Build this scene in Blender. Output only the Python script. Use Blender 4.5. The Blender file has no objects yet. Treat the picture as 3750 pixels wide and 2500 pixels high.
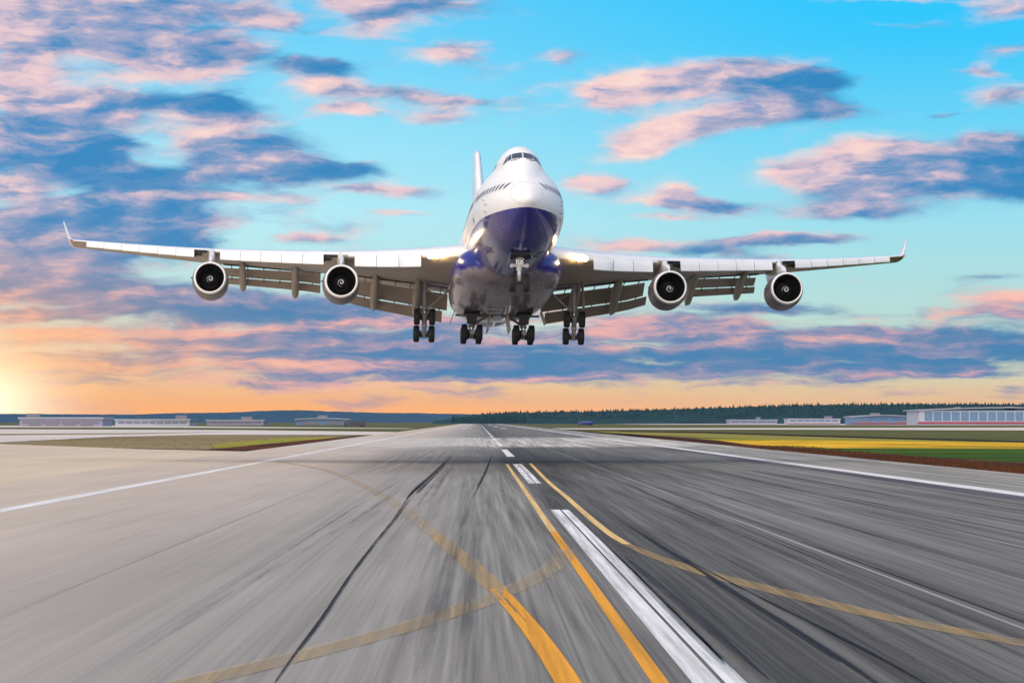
import bpy, bmesh, math, random
from mathutils import Vector, Matrix
from math import sin, cos, pi, radians, sqrt, exp, tan, atan2

random.seed(7)
scene = bpy.context.scene
COL = scene.collection

# ---------------------------------------------------------------- camera
cam_data = bpy.data.cameras.new('camera')
cam = bpy.data.objects.new('camera', cam_data)
COL.objects.link(cam)
CAM_H = 3.0
LENS = 122.45                       # long lens
cam_data.sensor_width = 36.0
cam_data.lens = LENS
cam_data.clip_start = 0.5
cam_data.clip_end = 120000
cam.location = (0, 0, CAM_H)
cam.rotation_euler = (radians(90 + 1.3176), 0, radians(-0.5586))
scene.camera = cam

scene.view_settings.view_transform = 'Standard'
scene.view_settings.look = 'None'
scene.view_settings.exposure = 0.0
scene.view_settings.gamma = 1.0
scene.view_settings.use_curve_mapping = False
scene.cycles.max_bounces = 8
scene.cycles.diffuse_bounces = 3
scene.cycles.glossy_bounces = 4
scene.cycles.transparent_max_bounces = 8
scene.cycles.use_denoising = True

SUN_STRENGTH = 4.5
SUN_ELEV, SUN_AZ = 37.0, 203.0      # azimuth clockwise from the view direction (+Y): behind the camera, to the left
sun_d = bpy.data.lights.new('sun', 'SUN')
sun_d.energy = SUN_STRENGTH
sun_d.angle = radians(110)
sun_d.color = (1.0, 0.83, 0.63)
sun = bpy.data.objects.new('sun', sun_d)
COL.objects.link(sun)
_d = Vector((sin(radians(SUN_AZ)) * cos(radians(SUN_ELEV)), cos(radians(SUN_AZ)) * cos(radians(SUN_ELEV)), sin(radians(SUN_ELEV))))
sun.rotation_euler = _d.to_track_quat('Z', 'Y').to_euler()


def s2l(c):
    return tuple((x / 12.92 if x <= 0.04045 else ((x + 0.055) / 1.055) ** 2.4) for x in c)


# ---------------------------------------------------------------- node helper
class NT:
    def __init__(self, tree):
        self.t = tree

    def n(self, typ, **kw):
        nd = self.t.nodes.new(typ)
        for k, v in kw.items():
            setattr(nd, k, v)
        return nd

    def put(self, sock, v):
        if isinstance(v, bpy.types.NodeSocket):
            self.t.links.new(v, sock)
        elif v is not None:
            if hasattr(sock.default_value, '__len__') and not hasattr(v, '__len__'):
                v = (v,) * len(sock.default_value)
            if hasattr(v, '__len__') and len(sock.default_value) == 4 and len(v) == 3:
                v = tuple(v) + (1.0,)
            sock.default_value = v

    def m(self, op, a, b=None, c=None, clamp=False):
        nd = self.n('ShaderNodeMath', operation=op, use_clamp=clamp)
        for i, v in enumerate((a, b, c)):
            if v is not None:
                self.put(nd.inputs[i], v)
        return nd.outputs[0]

    def v(self, op, a, b=None, c=None):
        nd = self.n('ShaderNodeVectorMath', operation=op)
        for i, v in enumerate((a, b, c)):
            if v is not None:
                self.put(nd.inputs[i], v)
        return nd.outputs[1] if op in ('DOT_PRODUCT', 'LENGTH', 'DISTANCE') else nd.outputs[0]

    def noise(self, vec, scale=1.0, detail=4.0, rough=0.55, dist=0.0, dim='3D', color=False):
        nd = self.n('ShaderNodeTexNoise', noise_dimensions=dim)
        self.put(nd.inputs['Vector'], vec)
        nd.inputs['Scale'].default_value = scale
        nd.inputs['Detail'].default_value = detail
        nd.inputs['Roughness'].default_value = rough
        nd.inputs['Distortion'].default_value = dist
        return nd.outputs['Color'] if color else nd.outputs[0]

    def ramp(self, fac, stops, interp='LINEAR'):
        nd = self.n('ShaderNodeValToRGB')
        cr = nd.color_ramp
        cr.interpolation = interp
        while len(cr.elements) > 1:
            cr.elements.remove(cr.elements[-1])
        cr.elements[0].position = stops[0][0]
        cr.elements[0].color = tuple(stops[0][1]) + (1,)
        for p, c in stops[1:]:
            e = cr.elements.new(p)
            e.color = tuple(c) + (1,)
        self.put(nd.inputs[0], fac)
        return nd.outputs[0]

    def mix(self, fac, a, b, blend='MIX'):
        nd = self.n('ShaderNodeMix', data_type='RGBA', blend_type=blend)
        self.put(nd.inputs[0], fac)
        self.put(nd.inputs[6], a)
        self.put(nd.inputs[7], b)
        return nd.outputs[2]

    def smooth(self, x, a, b, lo=0.0, hi=1.0):
        nd = self.n('ShaderNodeMapRange', interpolation_type='SMOOTHSTEP', clamp=True)
        self.put(nd.inputs[0], x)
        for i, v in zip((1, 2, 3, 4), (a, b, lo, hi)):
            self.put(nd.inputs[i], v)
        return nd.outputs[0]

    def sep(self, v):
        nd = self.n('ShaderNodeSeparateXYZ')
        self.put(nd.inputs[0], v)
        return nd.outputs

    def comb(self, x, y, z=0.0):
        nd = self.n('ShaderNodeCombineXYZ')
        for i, v in enumerate((x, y, z)):
            self.put(nd.inputs[i], v)
        return nd.outputs[0]


# ---------------------------------------------------------------- sky
# Cloud banks in sky coordinates: U = azimuth * 8, V = elevation * 8 (radians), each
# (U, V, half width, half height, density, tint -1 shaded blue .. +1 sunlit pink)
CLOUDS_PX = [
    # top left
    (110, 35, 230, 50, .8, .35), (330, 25, 190, 45, .8, .2), (150, 85, 200, 28, .8, .9), (380, 145, 190, 42, .85, 1), (215, 112, 210, 26, .8, -.6),
    (505, 125, 90, 22, .6, -.9), (610, 35, 70, 28, .55, .6), (850, 45, 70, 45, .6, .8), (900, 8, 150, 28, .7, -.1), (40, 175, 100, 60, .75, .7),
    (740, 157, 115, 22, .75, -1), (740, 205, 80, 24, .8, .9), (900, 215, 150, 20, .65, .1), (800, 255, 90, 16, .75, .9), (980, 268, 70, 20, .7, .7),
    (1050, 235, 100, 14, .6, .8), (1030, 112, 95, 36, .72, .75), (1290, 135, 60, 20, .5, .2), (505, 237, 75, 26, .85, -1.2), (350, 235, 110, 24, .7, -.6),
    (230, 243, 80, 30, .8, .8), (80, 235, 110, 36, .75, .45), (470, 278, 80, 13, .65, .9), (470, 322, 80, 26, .8, 1.1), (610, 332, 135, 30, .85, -.7),
    (640, 390, 100, 22, .75, .5), (760, 393, 140, 22, .8, -.8), (520, 385, 120, 34, .6, -.1), (110, 350, 150, 55, .9, -.4), (220, 370, 100, 52, .85, -1.1), (340, 425, 115, 34, .85, -.6),
    (50, 435, 90, 26, .7, .7), (80, 290, 110, 22, .65, .0), (430, 460, 170, 12, .65, .9), (150, 500, 250, 32, .85, -.3), (120, 560, 240, 52, .9, -.05),
    (430, 560, 90, 24, .8, -1), (450, 515, 90, 20, .65, .7), (700, 543, 90, 8, .6, .8), (930, 440, 110, 16, .7, .5), (800, 437, 70, 12, .6, .3), (900, 487, 80, 9, .55, .8),
    (330, 490, 130, 22, .8, -.8), (30, 610, 120, 20, .7, 1.0),
    # right
    (1400, 222, 75, 30, .85, 1.0), (1490, 198, 110, 34, .9, 1.1), (1600, 185, 110, 30, .9, .75), (1720, 178, 120, 34, .88, .2), (1800, 190, 110, 32, .85, -.5), (1875, 195, 75, 26, .8, -1.2),
    (1450, 335, 75, 34, .85, 1.1), (1550, 300, 90, 28, .85, .9), (1640, 280, 100, 28, .8, .7), (1760, 255, 120, 26, .8, .35), (1880, 255, 110, 24, .8, -.3),
    (2240, 172, 60, 18, .55, .5), (2310, 232, 90, 26, .65, .25), (2300, 25, 110, 34, .55, .3), (2000, 4, 140, 16, .7, .8), (2100, 66, 90, 10, .45, .4), (2300, 130, 70, 16, .5, .3),
    (2020, 355, 120, 36, .9, 1.0), (1870, 395, 120, 36, .9, .9), (1980, 430, 170, 45, .85, .25), (2180, 400, 170, 55, .9, -.35), (2320, 365, 100, 50, .85, -.9), (2340, 430, 70, 36, .8, -1.1),
    (1960, 490, 210, 18, .6, -.2), (2270, 330, 60, 16, .6, .8), (1355, 425, 65, 20, .75, .9), (1555, 442, 50, 22, .75, 1), (1530, 465, 90, 16, .75, .7), (1640, 470, 90, 14, .8, -.4),
    (1770, 553, 190, 13, .85, -.3), (1850, 548, 110, 9, .6, 1.0), (1640, 575, 110, 12, .7, -.9), (1450, 565, 105, 16, .75, .8), (2150, 265, 60, 8, .5, -.6), (2270, 640, 90, 11, .5, -.5),
    (1560, 498, 110, 7, .5, .8), (1760, 590, 90, 10, .55, .6),
    # lower layers
    (150, 650, 260, 42, .9, -.2), (330, 700, 280, 44, .9, -.5), (560, 690, 180, 30, .8, -.3), (660, 715, 250, 24, .8, -.9), (950, 742, 190, 20, .75, .7), (160, 770, 250, 22, .8, .8),
    (90, 720, 140, 16, .7, .9), (430, 780, 160, 12, .6, 1.0), (520, 800, 310, 26, .85, -.1), (830, 800, 250, 24, .85, -.8), (950, 852, 250, 22, .8, -.3), (1300, 825, 280, 36, .85, -.8), (800, 745, 120, 10, .6, .9),
    (1500, 738, 150, 18, .8, .9), (1420, 757, 60, 14, .8, 1.1), (1720, 705, 220, 18, .85, -.9), (1650, 742, 170, 20, .8, -.1), (1722, 768, 62, 13, .85, 1.3), (1700, 800, 340, 38, .9, -.8), (2080, 765, 250, 22, .7, -.3), (2150, 805, 300, 38, .9, -.7),
    (2270, 720, 130, 22, .8, .6), (2330, 690, 110, 14, .7, 1.1), (1600, 852, 430, 20, .85, -.7), (2200, 845, 200, 22, .85, -.8), (1970, 873, 75, 7, .7, -.5), (1300, 875, 180, 12, .7, -.1),
    (1000, 765, 120, 10, .6, -.7), (1250, 765, 120, 12, .6, -.6), (700, 770, 220, 14, .7, -.5), (250, 840, 260, 12, .55, .9), (700, 850, 200, 14, .65, .6), (650, 885, 250, 9, .5, .7),
]


def build_world():
    w = bpy.data.worlds.new('World')
    scene.world = w
    w.use_nodes = True
    t = w.node_tree
    t.nodes.clear()
    N = NT(t)
    tc = N.n('ShaderNodeTexCoord').outputs['Generated']
    d = N.v('NORMALIZE', tc)
    x, y, z = N.sep(d)
    az = N.m('MULTIPLY', N.m('ARCTAN2', x, y), 8.0)
    el = N.m('MULTIPLY', N.m('ARCSINE', z), 8.0)
    q = N.comb(az, el, 1.0)
    # wind-torn edges: domain warp, finer towards the horizon
    qs = N.v('MULTIPLY', q, (4.2, 12.0, 0.0))
    w1 = N.noise(qs, 1.0, 4.0, 0.6, color=True)
    warp = N.v('MULTIPLY', N.v('SUBTRACT', w1, (0.5, 0.5, 0.5)), (0.17, 0.060, 0.0))
    p = N.v('ADD', q, warp)
    D = None
    T = None
    for (cx, cy, hw, hh, a, c) in CLOUDS_PX:
        if cy > 600:
            a *= .70
            hh *= .85
        u0, v0 = (cx - 1098) / 1000, (968 - cy) / 1000
        sx, sy = 1000 / (hw * .98), 1000 / (hh * 1.06)
        az0 = sqrt(-math.log(min(a, .97)))
        lv = N.v('MULTIPLY_ADD', p, (sx, sy, 0), (-u0 * sx, -v0 * sy, az0))
        e = N.m('POWER', 0.36788, N.v('DOT_PRODUCT', lv, lv))
        tv = N.v('DOT_PRODUCT', lv, (-0.35, 0.30, c / az0))
        if D is None:
            D, T = e, N.m('MULTIPLY', tv, e)
        else:
            D = N.m('ADD', D, e)
            T = N.m('MULTIPLY_ADD', tv, e, T)
    fine = N.noise(N.v('MULTIPLY', p, (6.5, 22.0, 0.0)), 1.0, 6.0, 0.58)
    fine2 = N.noise(N.v('MULTIPLY_ADD', p, (6.5, 22.0, 0.0), (0.30, -0.28, 0.0)), 1.0, 6.0, 0.58)
    big = N.noise(N.v('MULTIPLY', q, (1.1, 3.6, 0.0)), 1.0, 3.0, 0.5)
    # beyond the view the broken cloud deck goes on, made denser for neutral fill light
    away = N.m('MAXIMUM', N.smooth(N.m('ABSOLUTE', N.m('SUBTRACT', az, 0.08)), 1.25, 1.7), N.smooth(el, 1.05, 1.5))
    deck = N.m('MULTIPLY', N.smooth(big, 0.44, 0.62), 0.75)
    D0 = N.m('ADD', N.m('MULTIPLY', D, N.m('SUBTRACT', 1.0, away)), N.m('MULTIPLY', deck, away))
    f0 = N.m('SUBTRACT', fine, 0.5)
    veil = N.noise(N.v('MULTIPLY_ADD', p, (2.3, 8.5, 0.0), (4.1, 2.3, 1.7)), 1.0, 4.0, 0.55)
    D0 = N.m('MULTIPLY_ADD', N.smooth(veil, 0.42, 0.66), N.smooth(az, 0.75, -0.75, 0.10, 0.48), D0)
    low = N.m('MULTIPLY', N.smooth(el, 0.42, 0.12), N.smooth(el, 0.015, 0.09))
    thin = N.noise(N.v('MULTIPLY', p, (1.9, 27.0, 0.0)), 1.0, 5.0, 0.6)
    lowc = N.m('MULTIPLY', low, N.m('MULTIPLY_ADD', N.m('SUBTRACT', thin, 0.5), 2.3, 0.20))
    Dn = N.m('ADD', N.m('MULTIPLY_ADD', f0, N.m('MULTIPLY_ADD', low, 0.55, 0.74), D0), lowc)
    alpha = N.smooth(Dn, 0.11, 0.74)
    alpha = N.m('MULTIPLY', alpha, 0.96)
    # light on the clouds comes from the left and above
    tint = N.m('DIVIDE', T, N.m('ADD', D, 0.12))
    g = N.m('MULTIPLY', N.m('SUBTRACT', fine, fine2), 1.45)
    tint = N.m('ADD', N.m('MULTIPLY_ADD', tint, 0.40, 0.46), g)
    thin2 = N.noise(N.v('MULTIPLY_ADD', p, (1.9, 27.0, 0.0), (0.25, -0.35, 3.0)), 1.0, 4.0, 0.6)
    tint = N.m('ADD', tint, N.m('MULTIPLY', low, N.m('MULTIPLY', N.m('MULTIPLY_ADD', thin2, 2.1, -0.97), 1.0)))
    tint = N.m('ADD', tint, N.m('MULTIPLY', N.m('SUBTRACT', 0.5, Dn), 0.16))
    hi = N.ramp(tint, [(0.0, s2l((.20, .52, .75))), (.22, s2l((.36, .56, .76))), (.45, s2l((.63, .65, .78))), (.70, s2l((.90, .78, .81))), (.95, s2l((1.0, .84, .81))), (1.0, s2l((1.0, .87, .83)))])
    lo = N.ramp(tint, [(0.0, s2l((.25, .50, .69))), (.25, s2l((.39, .52, .69))), (.48, s2l((.60, .58, .70))), (.74, s2l((.90, .68, .68))), (1.0, s2l((1.0, .73, .66)))])
    wl = N.ramp(tint, [(0.0, s2l((.52, .58, .68))), (.3, s2l((.68, .62, .65))), (.6, s2l((.92, .70, .58))), (1.0, s2l((1.0, .79, .58)))])
    ccol = N.mix(N.smooth(el, 0.50, 0.20), hi, lo)
    warmreg = N.m('MULTIPLY', N.smooth(az, -0.1, -1.0), N.smooth(el, 0.29, 0.09))
    ccol = N.mix(N.m('MULTIPLY', warmreg, 0.85), ccol, wl)
    # clear sky
    k = N.m('MAXIMUM', N.m('DIVIDE', el, N.m('ADD', N.m('MAXIMUM', el, 0.0), 1.0)), 0.0)
    skyL = N.ramp(k, [(0, (1.35, .50, .060)), (.02, (1.25, .49, .085)), (.045, (1.10, .50, .15)), (.07, s2l((1.0, .77, .53))), (.10, s2l((.96, .82, .66))), (.172, s2l((.84, .88, .82))), (.241, s2l((.76, .91, .90))), (.319, s2l((.72, .93, .97))),
                      (.40, s2l((.60, .89, .98))), (.465, s2l((.45, .83, .98))), (.50, s2l((.38, .80, .98))), (.583, s2l((.36, .72, .93))), (.807, s2l((.46, .66, .86))), (.926, s2l((.45, .60, .80)))])  # unseen overhead stops kept pale to neutralise the fill light
    skyR = N.ramp(k, [(0, (1.25, .56, .11)), (.02, (1.10, .54, .19)), (.045, (.93, .56, .25)), (.07, s2l((.92, .80, .61))), (.10, s2l((.84, .84, .72))), (.172, s2l((.76, .87, .82))), (.241, s2l((.70, .88, .88))), (.319, s2l((.62, .88, .94))),
                      (.40, s2l((.44, .84, .97))), (.465, s2l((.24, .79, .99))), (.50, s2l((.15, .78, 1.0))), (.583, s2l((.26, .70, .94))), (.807, s2l((.44, .65, .86))), (.926, s2l((.45, .60, .80)))])
    clear = N.mix(N.smooth(az, -0.5, 1.0), skyL, skyR)
    col = N.mix(alpha, clear, ccol)
    # glow round the sun just past the left edge of the view
    dv = N.v('MULTIPLY', N.v('SUBTRACT', q, (-1.16, 0.03, 1.0)), (1.0, 1.6, 0.0))
    r2 = N.v('DOT_PRODUCT', dv, dv)
    g1 = N.m('POWER', 0.36788, N.m('MULTIPLY', r2, 34.0))
    g2 = N.m('POWER', 0.36788, N.m('MULTIPLY', r2, 6.5))
    col = N.mix(N.m('MULTIPLY', g2, 0.72), col, (1.1, .50, .13))
    col = N.mix(N.m('MULTIPLY', g1, 0.95), col, (1.7, 1.45, .95))
    bg = N.n('ShaderNodeBackground')
    t.links.new(col, bg.inputs[0])
    bg.inputs[1].default_value = 1.0
    out = N.n('ShaderNodeOutputWorld')
    t.links.new(bg.outputs[0], out.inputs[0])
    w.cycles.sampling_method = 'MANUAL'
    w.cycles.sample_map_resolution = 512


build_world()


# ---------------------------------------------------------------- objects and materials
def tag(o, label=None, cat=None, group=None, kind=None):
    if label: o['label'] = label
    if cat: o['category'] = cat
    if group: o['group'] = group
    if kind: o['kind'] = kind
    return o


def link(name, me, parent=None, loc=None):
    o = bpy.data.objects.new(name, me)
    COL.objects.link(o)
    if parent is not None:
        o.parent = parent
    if loc is not None:
        o.location = loc
    return o


class MB:
    """collects shapes for one mesh"""
    def __init__(self):
        self.v, self.f, self.mi = [], [], []

    def add(self, vs, fs, mi=0):
        b = len(self.v)
        self.v += [tuple(p) for p in vs]
        for i, f in enumerate(fs):
            self.f.append(tuple(b + k for k in f))
            self.mi.append(mi if isinstance(mi, int) else mi[i])
        return self

    def loft(self, rings, mi=0, closed=True, caps=True, mifun=None):
        n = len(rings[0])
        vs = [p for r in rings for p in r]
        fs, ms = [], []
        for i in range(len(rings) - 1):
            for j in range(n if closed else n - 1):
                k = (j + 1) % n
                fs.append((i * n + j, i * n + k, (i + 1) * n + k, (i + 1) * n + j))
                ms.append(mifun(i, j) if mifun else mi)
        if caps and closed:
            fs.append(tuple(range(n - 1, -1, -1)))
            fs.append(tuple((len(rings) - 1) * n + j for j in range(n)))
            ms += [mi, mi]
        return self.add(vs, fs, ms)

    def tube(self, a, b, r0, r1=None, n=12, mi=0):
        a, b = Vector(a), Vector(b)
        r1 = r0 if r1 is None else r1
        d = (b - a).normalized()
        s = d.orthogonal().normalized()
        t = d.cross(s)
        R = [[p + (s * cos(2 * pi * i / n) + t * sin(2 * pi * i / n)) * r for i in range(n)] for p, r in ((a, r0), (b, r1))]
        return self.loft(R, mi)

    def path(self, pts, r, n=8, mi=0):
        pts = [Vector(p) for p in pts]
        rings = []
        s = None
        for i, p in enumerate(pts):
            d = (pts[min(i + 1, len(pts) - 1)] - pts[max(i - 1, 0)]).normalized()
            s = d.orthogonal().normalized() if s is None else (s - d * s.dot(d)).normalized()
            t = d.cross(s)
            rr = r[i] if hasattr(r, '__len__') else r
            rings.append([p + (s * cos(2 * pi * k / n) + t * sin(2 * pi * k / n)) * rr for k in range(n)])
        return self.loft(rings, mi)

    def box(self, c, s, mi=0, rot=None):
        cx, cy, cz = c
        vs = [Vector((x * s[0] / 2, y * s[1] / 2, z * s[2] / 2)) for x in (-1, 1) for y in (-1, 1) for z in (-1, 1)]
        if rot is not None:
            vs = [rot @ v for v in vs]
        vs = [(v.x + cx, v.y + cy, v.z + cz) for v in vs]
        return self.add(vs, [(0, 1, 3, 2), (4, 6, 7, 5), (0, 4, 5, 1), (2, 3, 7, 6), (0, 2, 6, 4), (1, 5, 7, 3)], mi)

    def lathe(self, prof, c, n=48, axis='y', mi=0, caps=False, mifun=None):
        rings = []
        for (d, r) in prof:
            rg = []
            for k in range(n):
                a = 2 * pi * k / n
                if axis == 'y':
                    rg.append((c[0] + r * cos(a), c[1] + d, c[2] + r * sin(a)))
                elif axis == 'x':
                    rg.append((c[0] + d, c[1] + r * cos(a), c[2] + r * sin(a)))
                else:
                    rg.append((c[0] + r * cos(a), c[1] + r * sin(a), c[2] + d))
            rings.append(rg)
        return self.loft(rings, mi, caps=caps, mifun=mifun)

    def build(self, name, mats, parent=None, smooth=True, bevel=0.0, sharp=35):
        me = bpy.data.meshes.new(name)
        me.from_pydata(self.v, [], self.f)
        bm = bmesh.new()
        bm.from_mesh(me)
        for f, m in zip(bm.faces, self.mi):
            f.material_index = m
        bmesh.ops.recalc_face_normals(bm, faces=bm.faces)
        if bevel:
            es = [e for e in bm.edges if len(e.link_faces) == 2 and e.calc_face_angle(0) > radians(40)]
            bmesh.ops.bevel(bm, geom=es, offset=bevel, segments=2, profile=0.5, affect='EDGES', clamp_overlap=True)
        bm.to_mesh(me)
        bm.free()
        for m in (mats if isinstance(mats, (list, tuple)) else [mats]):
            me.materials.append(m)
        if smooth:
            me.shade_smooth()
            try:
                me.set_sharp_from_angle(angle=radians(sharp))
            except Exception:
                pass
        return link(name, me, parent)


def pmat(name, col, rough=0.5, metal=0.0, coat=0.0, noise=0.0, nscale=(1, 1, 1), bump=0.0, bscale=1.0, spec=0.5, emit=None, estr=0.0, tint=None):
    m = bpy.data.materials.new(name)
    m.use_nodes = True
    t = m.node_tree
    N = NT(t)
    b = t.nodes['Principled BSDF']
    b.inputs['Roughness'].default_value = rough
    b.inputs['Metallic'].default_value = metal
    b.inputs['Coat Weight'].default_value = coat
    b.inputs['Coat Roughness'].default_value = 0.06
    b.inputs['Specular IOR Level'].default_value = spec
    b.inputs['Base Color'].default_value = tuple(col) + (1,)
    if noise or bump:
        tc = N.n('ShaderNodeTexCoord').outputs['Object']
    if noise:
        f = N.noise(N.v('MULTIPLY', tc, nscale), 1.0, 5.0, 0.6)
        dark = tuple(x * (1 - noise) for x in (tint or col))
        lite = tuple(min(1, x * (1 + noise * .5)) for x in col)
        t.links.new(N.ramp(f, [(0.3, dark), (0.7, lite)]), b.inputs['Base Color'])
        t.links.new(N.m('MULTIPLY_ADD', f, 0.25, max(rough - .12, .02)), b.inputs['Roughness'])
    if bump:
        bn = N.n('ShaderNodeBump')
        bn.inputs['Strength'].default_value = bump
        bn.inputs['Distance'].default_value = 0.02
        t.links.new(N.noise(tc, bscale, 4.0), bn.inputs['Height'])
        t.links.new(bn.outputs[0], b.inputs['Normal'])
    if emit:
        b.inputs['Emission Color'].default_value = tuple(emit) + (1,)
        b.inputs['Emission Strength'].default_value = estr
    return m


M_WHITE = pmat('white_aircraft_paint', (.80, .80, .80), .28, coat=.5, noise=.06, nscale=(.5, .15, .9))
M_NAVY = pmat('navy_aircraft_paint', (.012, .013, .10), .14, coat=.8, noise=.1, nscale=(.6, .2, .6))
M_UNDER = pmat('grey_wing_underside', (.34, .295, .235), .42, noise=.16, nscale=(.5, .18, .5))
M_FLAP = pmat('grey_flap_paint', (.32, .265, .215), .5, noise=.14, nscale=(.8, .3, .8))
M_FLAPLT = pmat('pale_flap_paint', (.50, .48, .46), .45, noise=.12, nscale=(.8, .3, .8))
M_COWL = pmat('grey_cowl_paint', (.125, .12, .145), .42, coat=.0, noise=.08, nscale=(.9, .3, .9))
M_METAL = pmat('bare_metal', (.78, .78, .80), .22, metal=1.0, noise=.10, nscale=(2, 2, 2))
M_LIP = pmat('polished_intake_lip', (.90, .90, .90), .36, metal=.15)
M_DARKM = pmat('dark_metal', (.06, .055, .06), .42, metal=.6, noise=.25, nscale=(3, 3, 3))
M_STRUT = pmat('grey_gear_paint', (.30, .29, .30), .4, noise=.3, nscale=(4, 4, 4))
M_STRUTW = pmat('white_gear_paint', (.82, .82, .82), .4, noise=.25, nscale=(4, 4, 4))
M_RUBBER = pmat('black_tyre_rubber', (.016, .015, .018), .72, noise=.3, nscale=(6, 6, 6))
M_INTAKE = pmat('intake_liner', (.030, .022, .020), .5, noise=.3, nscale=(2, 2, 2))
M_FAN = pmat('fan_blade_metal', (.05, .048, .05), .38, metal=.7)
M_SPIN = pmat('spinner_grey', (.05, .05, .055), .35)
M_GLASS = pmat('dark_window_glass', (.035, .04, .05), .08, spec=.8)
M_FRAME = pmat('window_frame_grey', (.50, .50, .52), .4)
M_SEAM = pmat('panel_seam_grey', (.22, .22, .23), .6)
M_BLACK = pmat('black_opening', (.008, .008, .010), .6)
M_LAMP = pmat('landing_lamp_lens', (1, 1, 1), .1, emit=(1.0, .80, .50), estr=70.0)
M_RED = pmat('red_lamp_lens', (.5, .04, .02), .2)
M_GREYPAINT = pmat('lettering_grey', (.11, .10, .17), .35)


def belly_paint():
    """white above, navy below a level paint line"""
    m = bpy.data.materials.new('white_over_navy_paint')
    m.use_nodes = True
    t = m.node_tree
    N = NT(t)
    b = t.nodes['Principled BSDF']
    tc = N.n('ShaderNodeTexCoord').outputs['Object']
    x, y, z = N.sep(tc)
    f = N.noise(N.v('MULTIPLY', tc, (.5, .15, .9)), 1.0, 5.0, 0.6)
    white = N.ramp(f, [(.3, (.74, .74, .75)), (.7, (.82, .82, .82))])
    navy = N.ramp(f, [(.3, (.014, .014, .17)), (.7, (.020, .021, .26))])
    edge = N.m('MULTIPLY_ADD', y, 0.006, -1.02)
    side = N.m('LESS_THAN', z, edge)
    t.links.new(N.mix(side, white, navy), b.inputs['Base Color'])
    # faint frame seams round the barrel
    fr = N.m('ABSOLUTE', N.m('SUBTRACT', N.m('FRACT', N.m('MULTIPLY', y, 0.29)), 0.5))
    bn = N.n('ShaderNodeBump')
    bn.inputs['Strength'].default_value = .45
    bn.inputs['Distance'].default_value = .03
    t.links.new(N.m('ADD', N.smooth(fr, 0.492, 0.499, 1.0, 0.0), N.m('MULTIPLY', N.noise(N.v('MULTIPLY', tc, (1.0, .55, 1.0)), 1.1, 3.0), N.m('MULTIPLY_ADD', side, 1.3, .3))), bn.inputs['Height'])
    t.links.new(bn.outputs[0], b.inputs['Normal'])
    t.links.new(N.m('MULTIPLY_ADD', f, .2, N.m('MULTIPLY_ADD', side, -.26, .40)), b.inputs['Roughness'])
    t.links.new(N.m('MULTIPLY_ADD', side, .65, .10), b.inputs['Coat Weight'])
    b.inputs['Coat Roughness'].default_value = .07
    return m


M_BODY = belly_paint()


def fairing_paint():
    """navy, with the pale runway reflection painted in mauve-grey underneath"""
    m = bpy.data.materials.new('navy_fairing_painted_reflection')
    m.use_nodes = True
    t = m.node_tree
    N = NT(t)
    b = t.nodes['Principled BSDF']
    tc = N.n('ShaderNodeTexCoord').outputs['Object']
    x, y, z = N.sep(tc)
    f = N.noise(N.v('MULTIPLY', tc, (.7, .35, .7)), 1.0, 5.0, 0.6)
    navy = N.ramp(f, [(.3, (.014, .014, .17)), (.7, (.022, .023, .27))])
    grey = N.ramp(f, [(.3, (.15, .125, .16)), (.7, (.34, .30, .34))])  # mauve-grey painted for runway light mirrored in the navy belly
    zz = N.m('ADD', z, N.m('MULTIPLY', N.m('SUBTRACT', N.noise(N.v('MULTIPLY', tc, (.5, .5, .9)), 1.0, 3.0), .5), 1.5))
    k = N.smooth(zz, -2.55, -2.85)
    t.links.new(N.mix(k, navy, grey), b.inputs['Base Color'])
    bn = N.n('ShaderNodeBump')
    bn.inputs['Strength'].default_value = .5
    bn.inputs['Distance'].default_value = .04
    t.links.new(N.noise(N.v('MULTIPLY', tc, (1, .6, 1)), 1.0, 3.0), bn.inputs['Height'])
    t.links.new(bn.outputs[0], b.inputs['Normal'])
    b.inputs['Roughness'].default_value = .24
    b.inputs['Coat Weight'].default_value = .5
    return m


M_FAIRING = fairing_paint()


def lerp_table(tab, x):
    if x <= tab[0][0]:
        return tab[0][1]
    for (a, va), (b, vb) in zip(tab, tab[1:]):
        if x <= b:
            return va + (vb - va) * (x - a) / (b - a)
    return tab[-1][1]


def lin_table(tab, x):
    """like lerp_table but goes on straight past both ends"""
    if x < tab[0][0]:
        (a, va), (b, vb) = tab[0], tab[1]
    elif x > tab[-1][0]:
        (a, va), (b, vb) = tab[-2], tab[-1]
    else:
        return lerp_table(tab, x)
    return va + (vb - va) * (x - a) / (b - a)


def spline_table(tab, x):
    """monotone-ish cubic through the table"""
    if x <= tab[0][0]: return tab[0][1]
    if x >= tab[-1][0]: return tab[-1][1]
    n = len(tab)
    for i in range(n - 1):
        if x <= tab[i + 1][0]:
            break
    x0, y0 = tab[i]
    x1, y1 = tab[i + 1]
    def sl(k):
        if k <= 0 or k >= n - 1:
            k2 = min(max(k, 1), n - 1)
            return (tab[k2][1] - tab[k2 - 1][1]) / (tab[k2][0] - tab[k2 - 1][0])
        a = (tab[k][1] - tab[k - 1][1]) / (tab[k][0] - tab[k - 1][0])
        b = (tab[k + 1][1] - tab[k][1]) / (tab[k + 1][0] - tab[k][0])
        if a * b <= 0: return 0.0
        return 2 * a * b / (a + b)
    h = x1 - x0
    t = (x - x0) / h
    m0, m1 = sl(i) * h, sl(i + 1) * h
    return (2*t**3 - 3*t*t + 1) * y0 + (t**3 - 2*t*t + t) * m0 + (-2*t**3 + 3*t*t) * y1 + (t**3 - t*t) * m1


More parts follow.
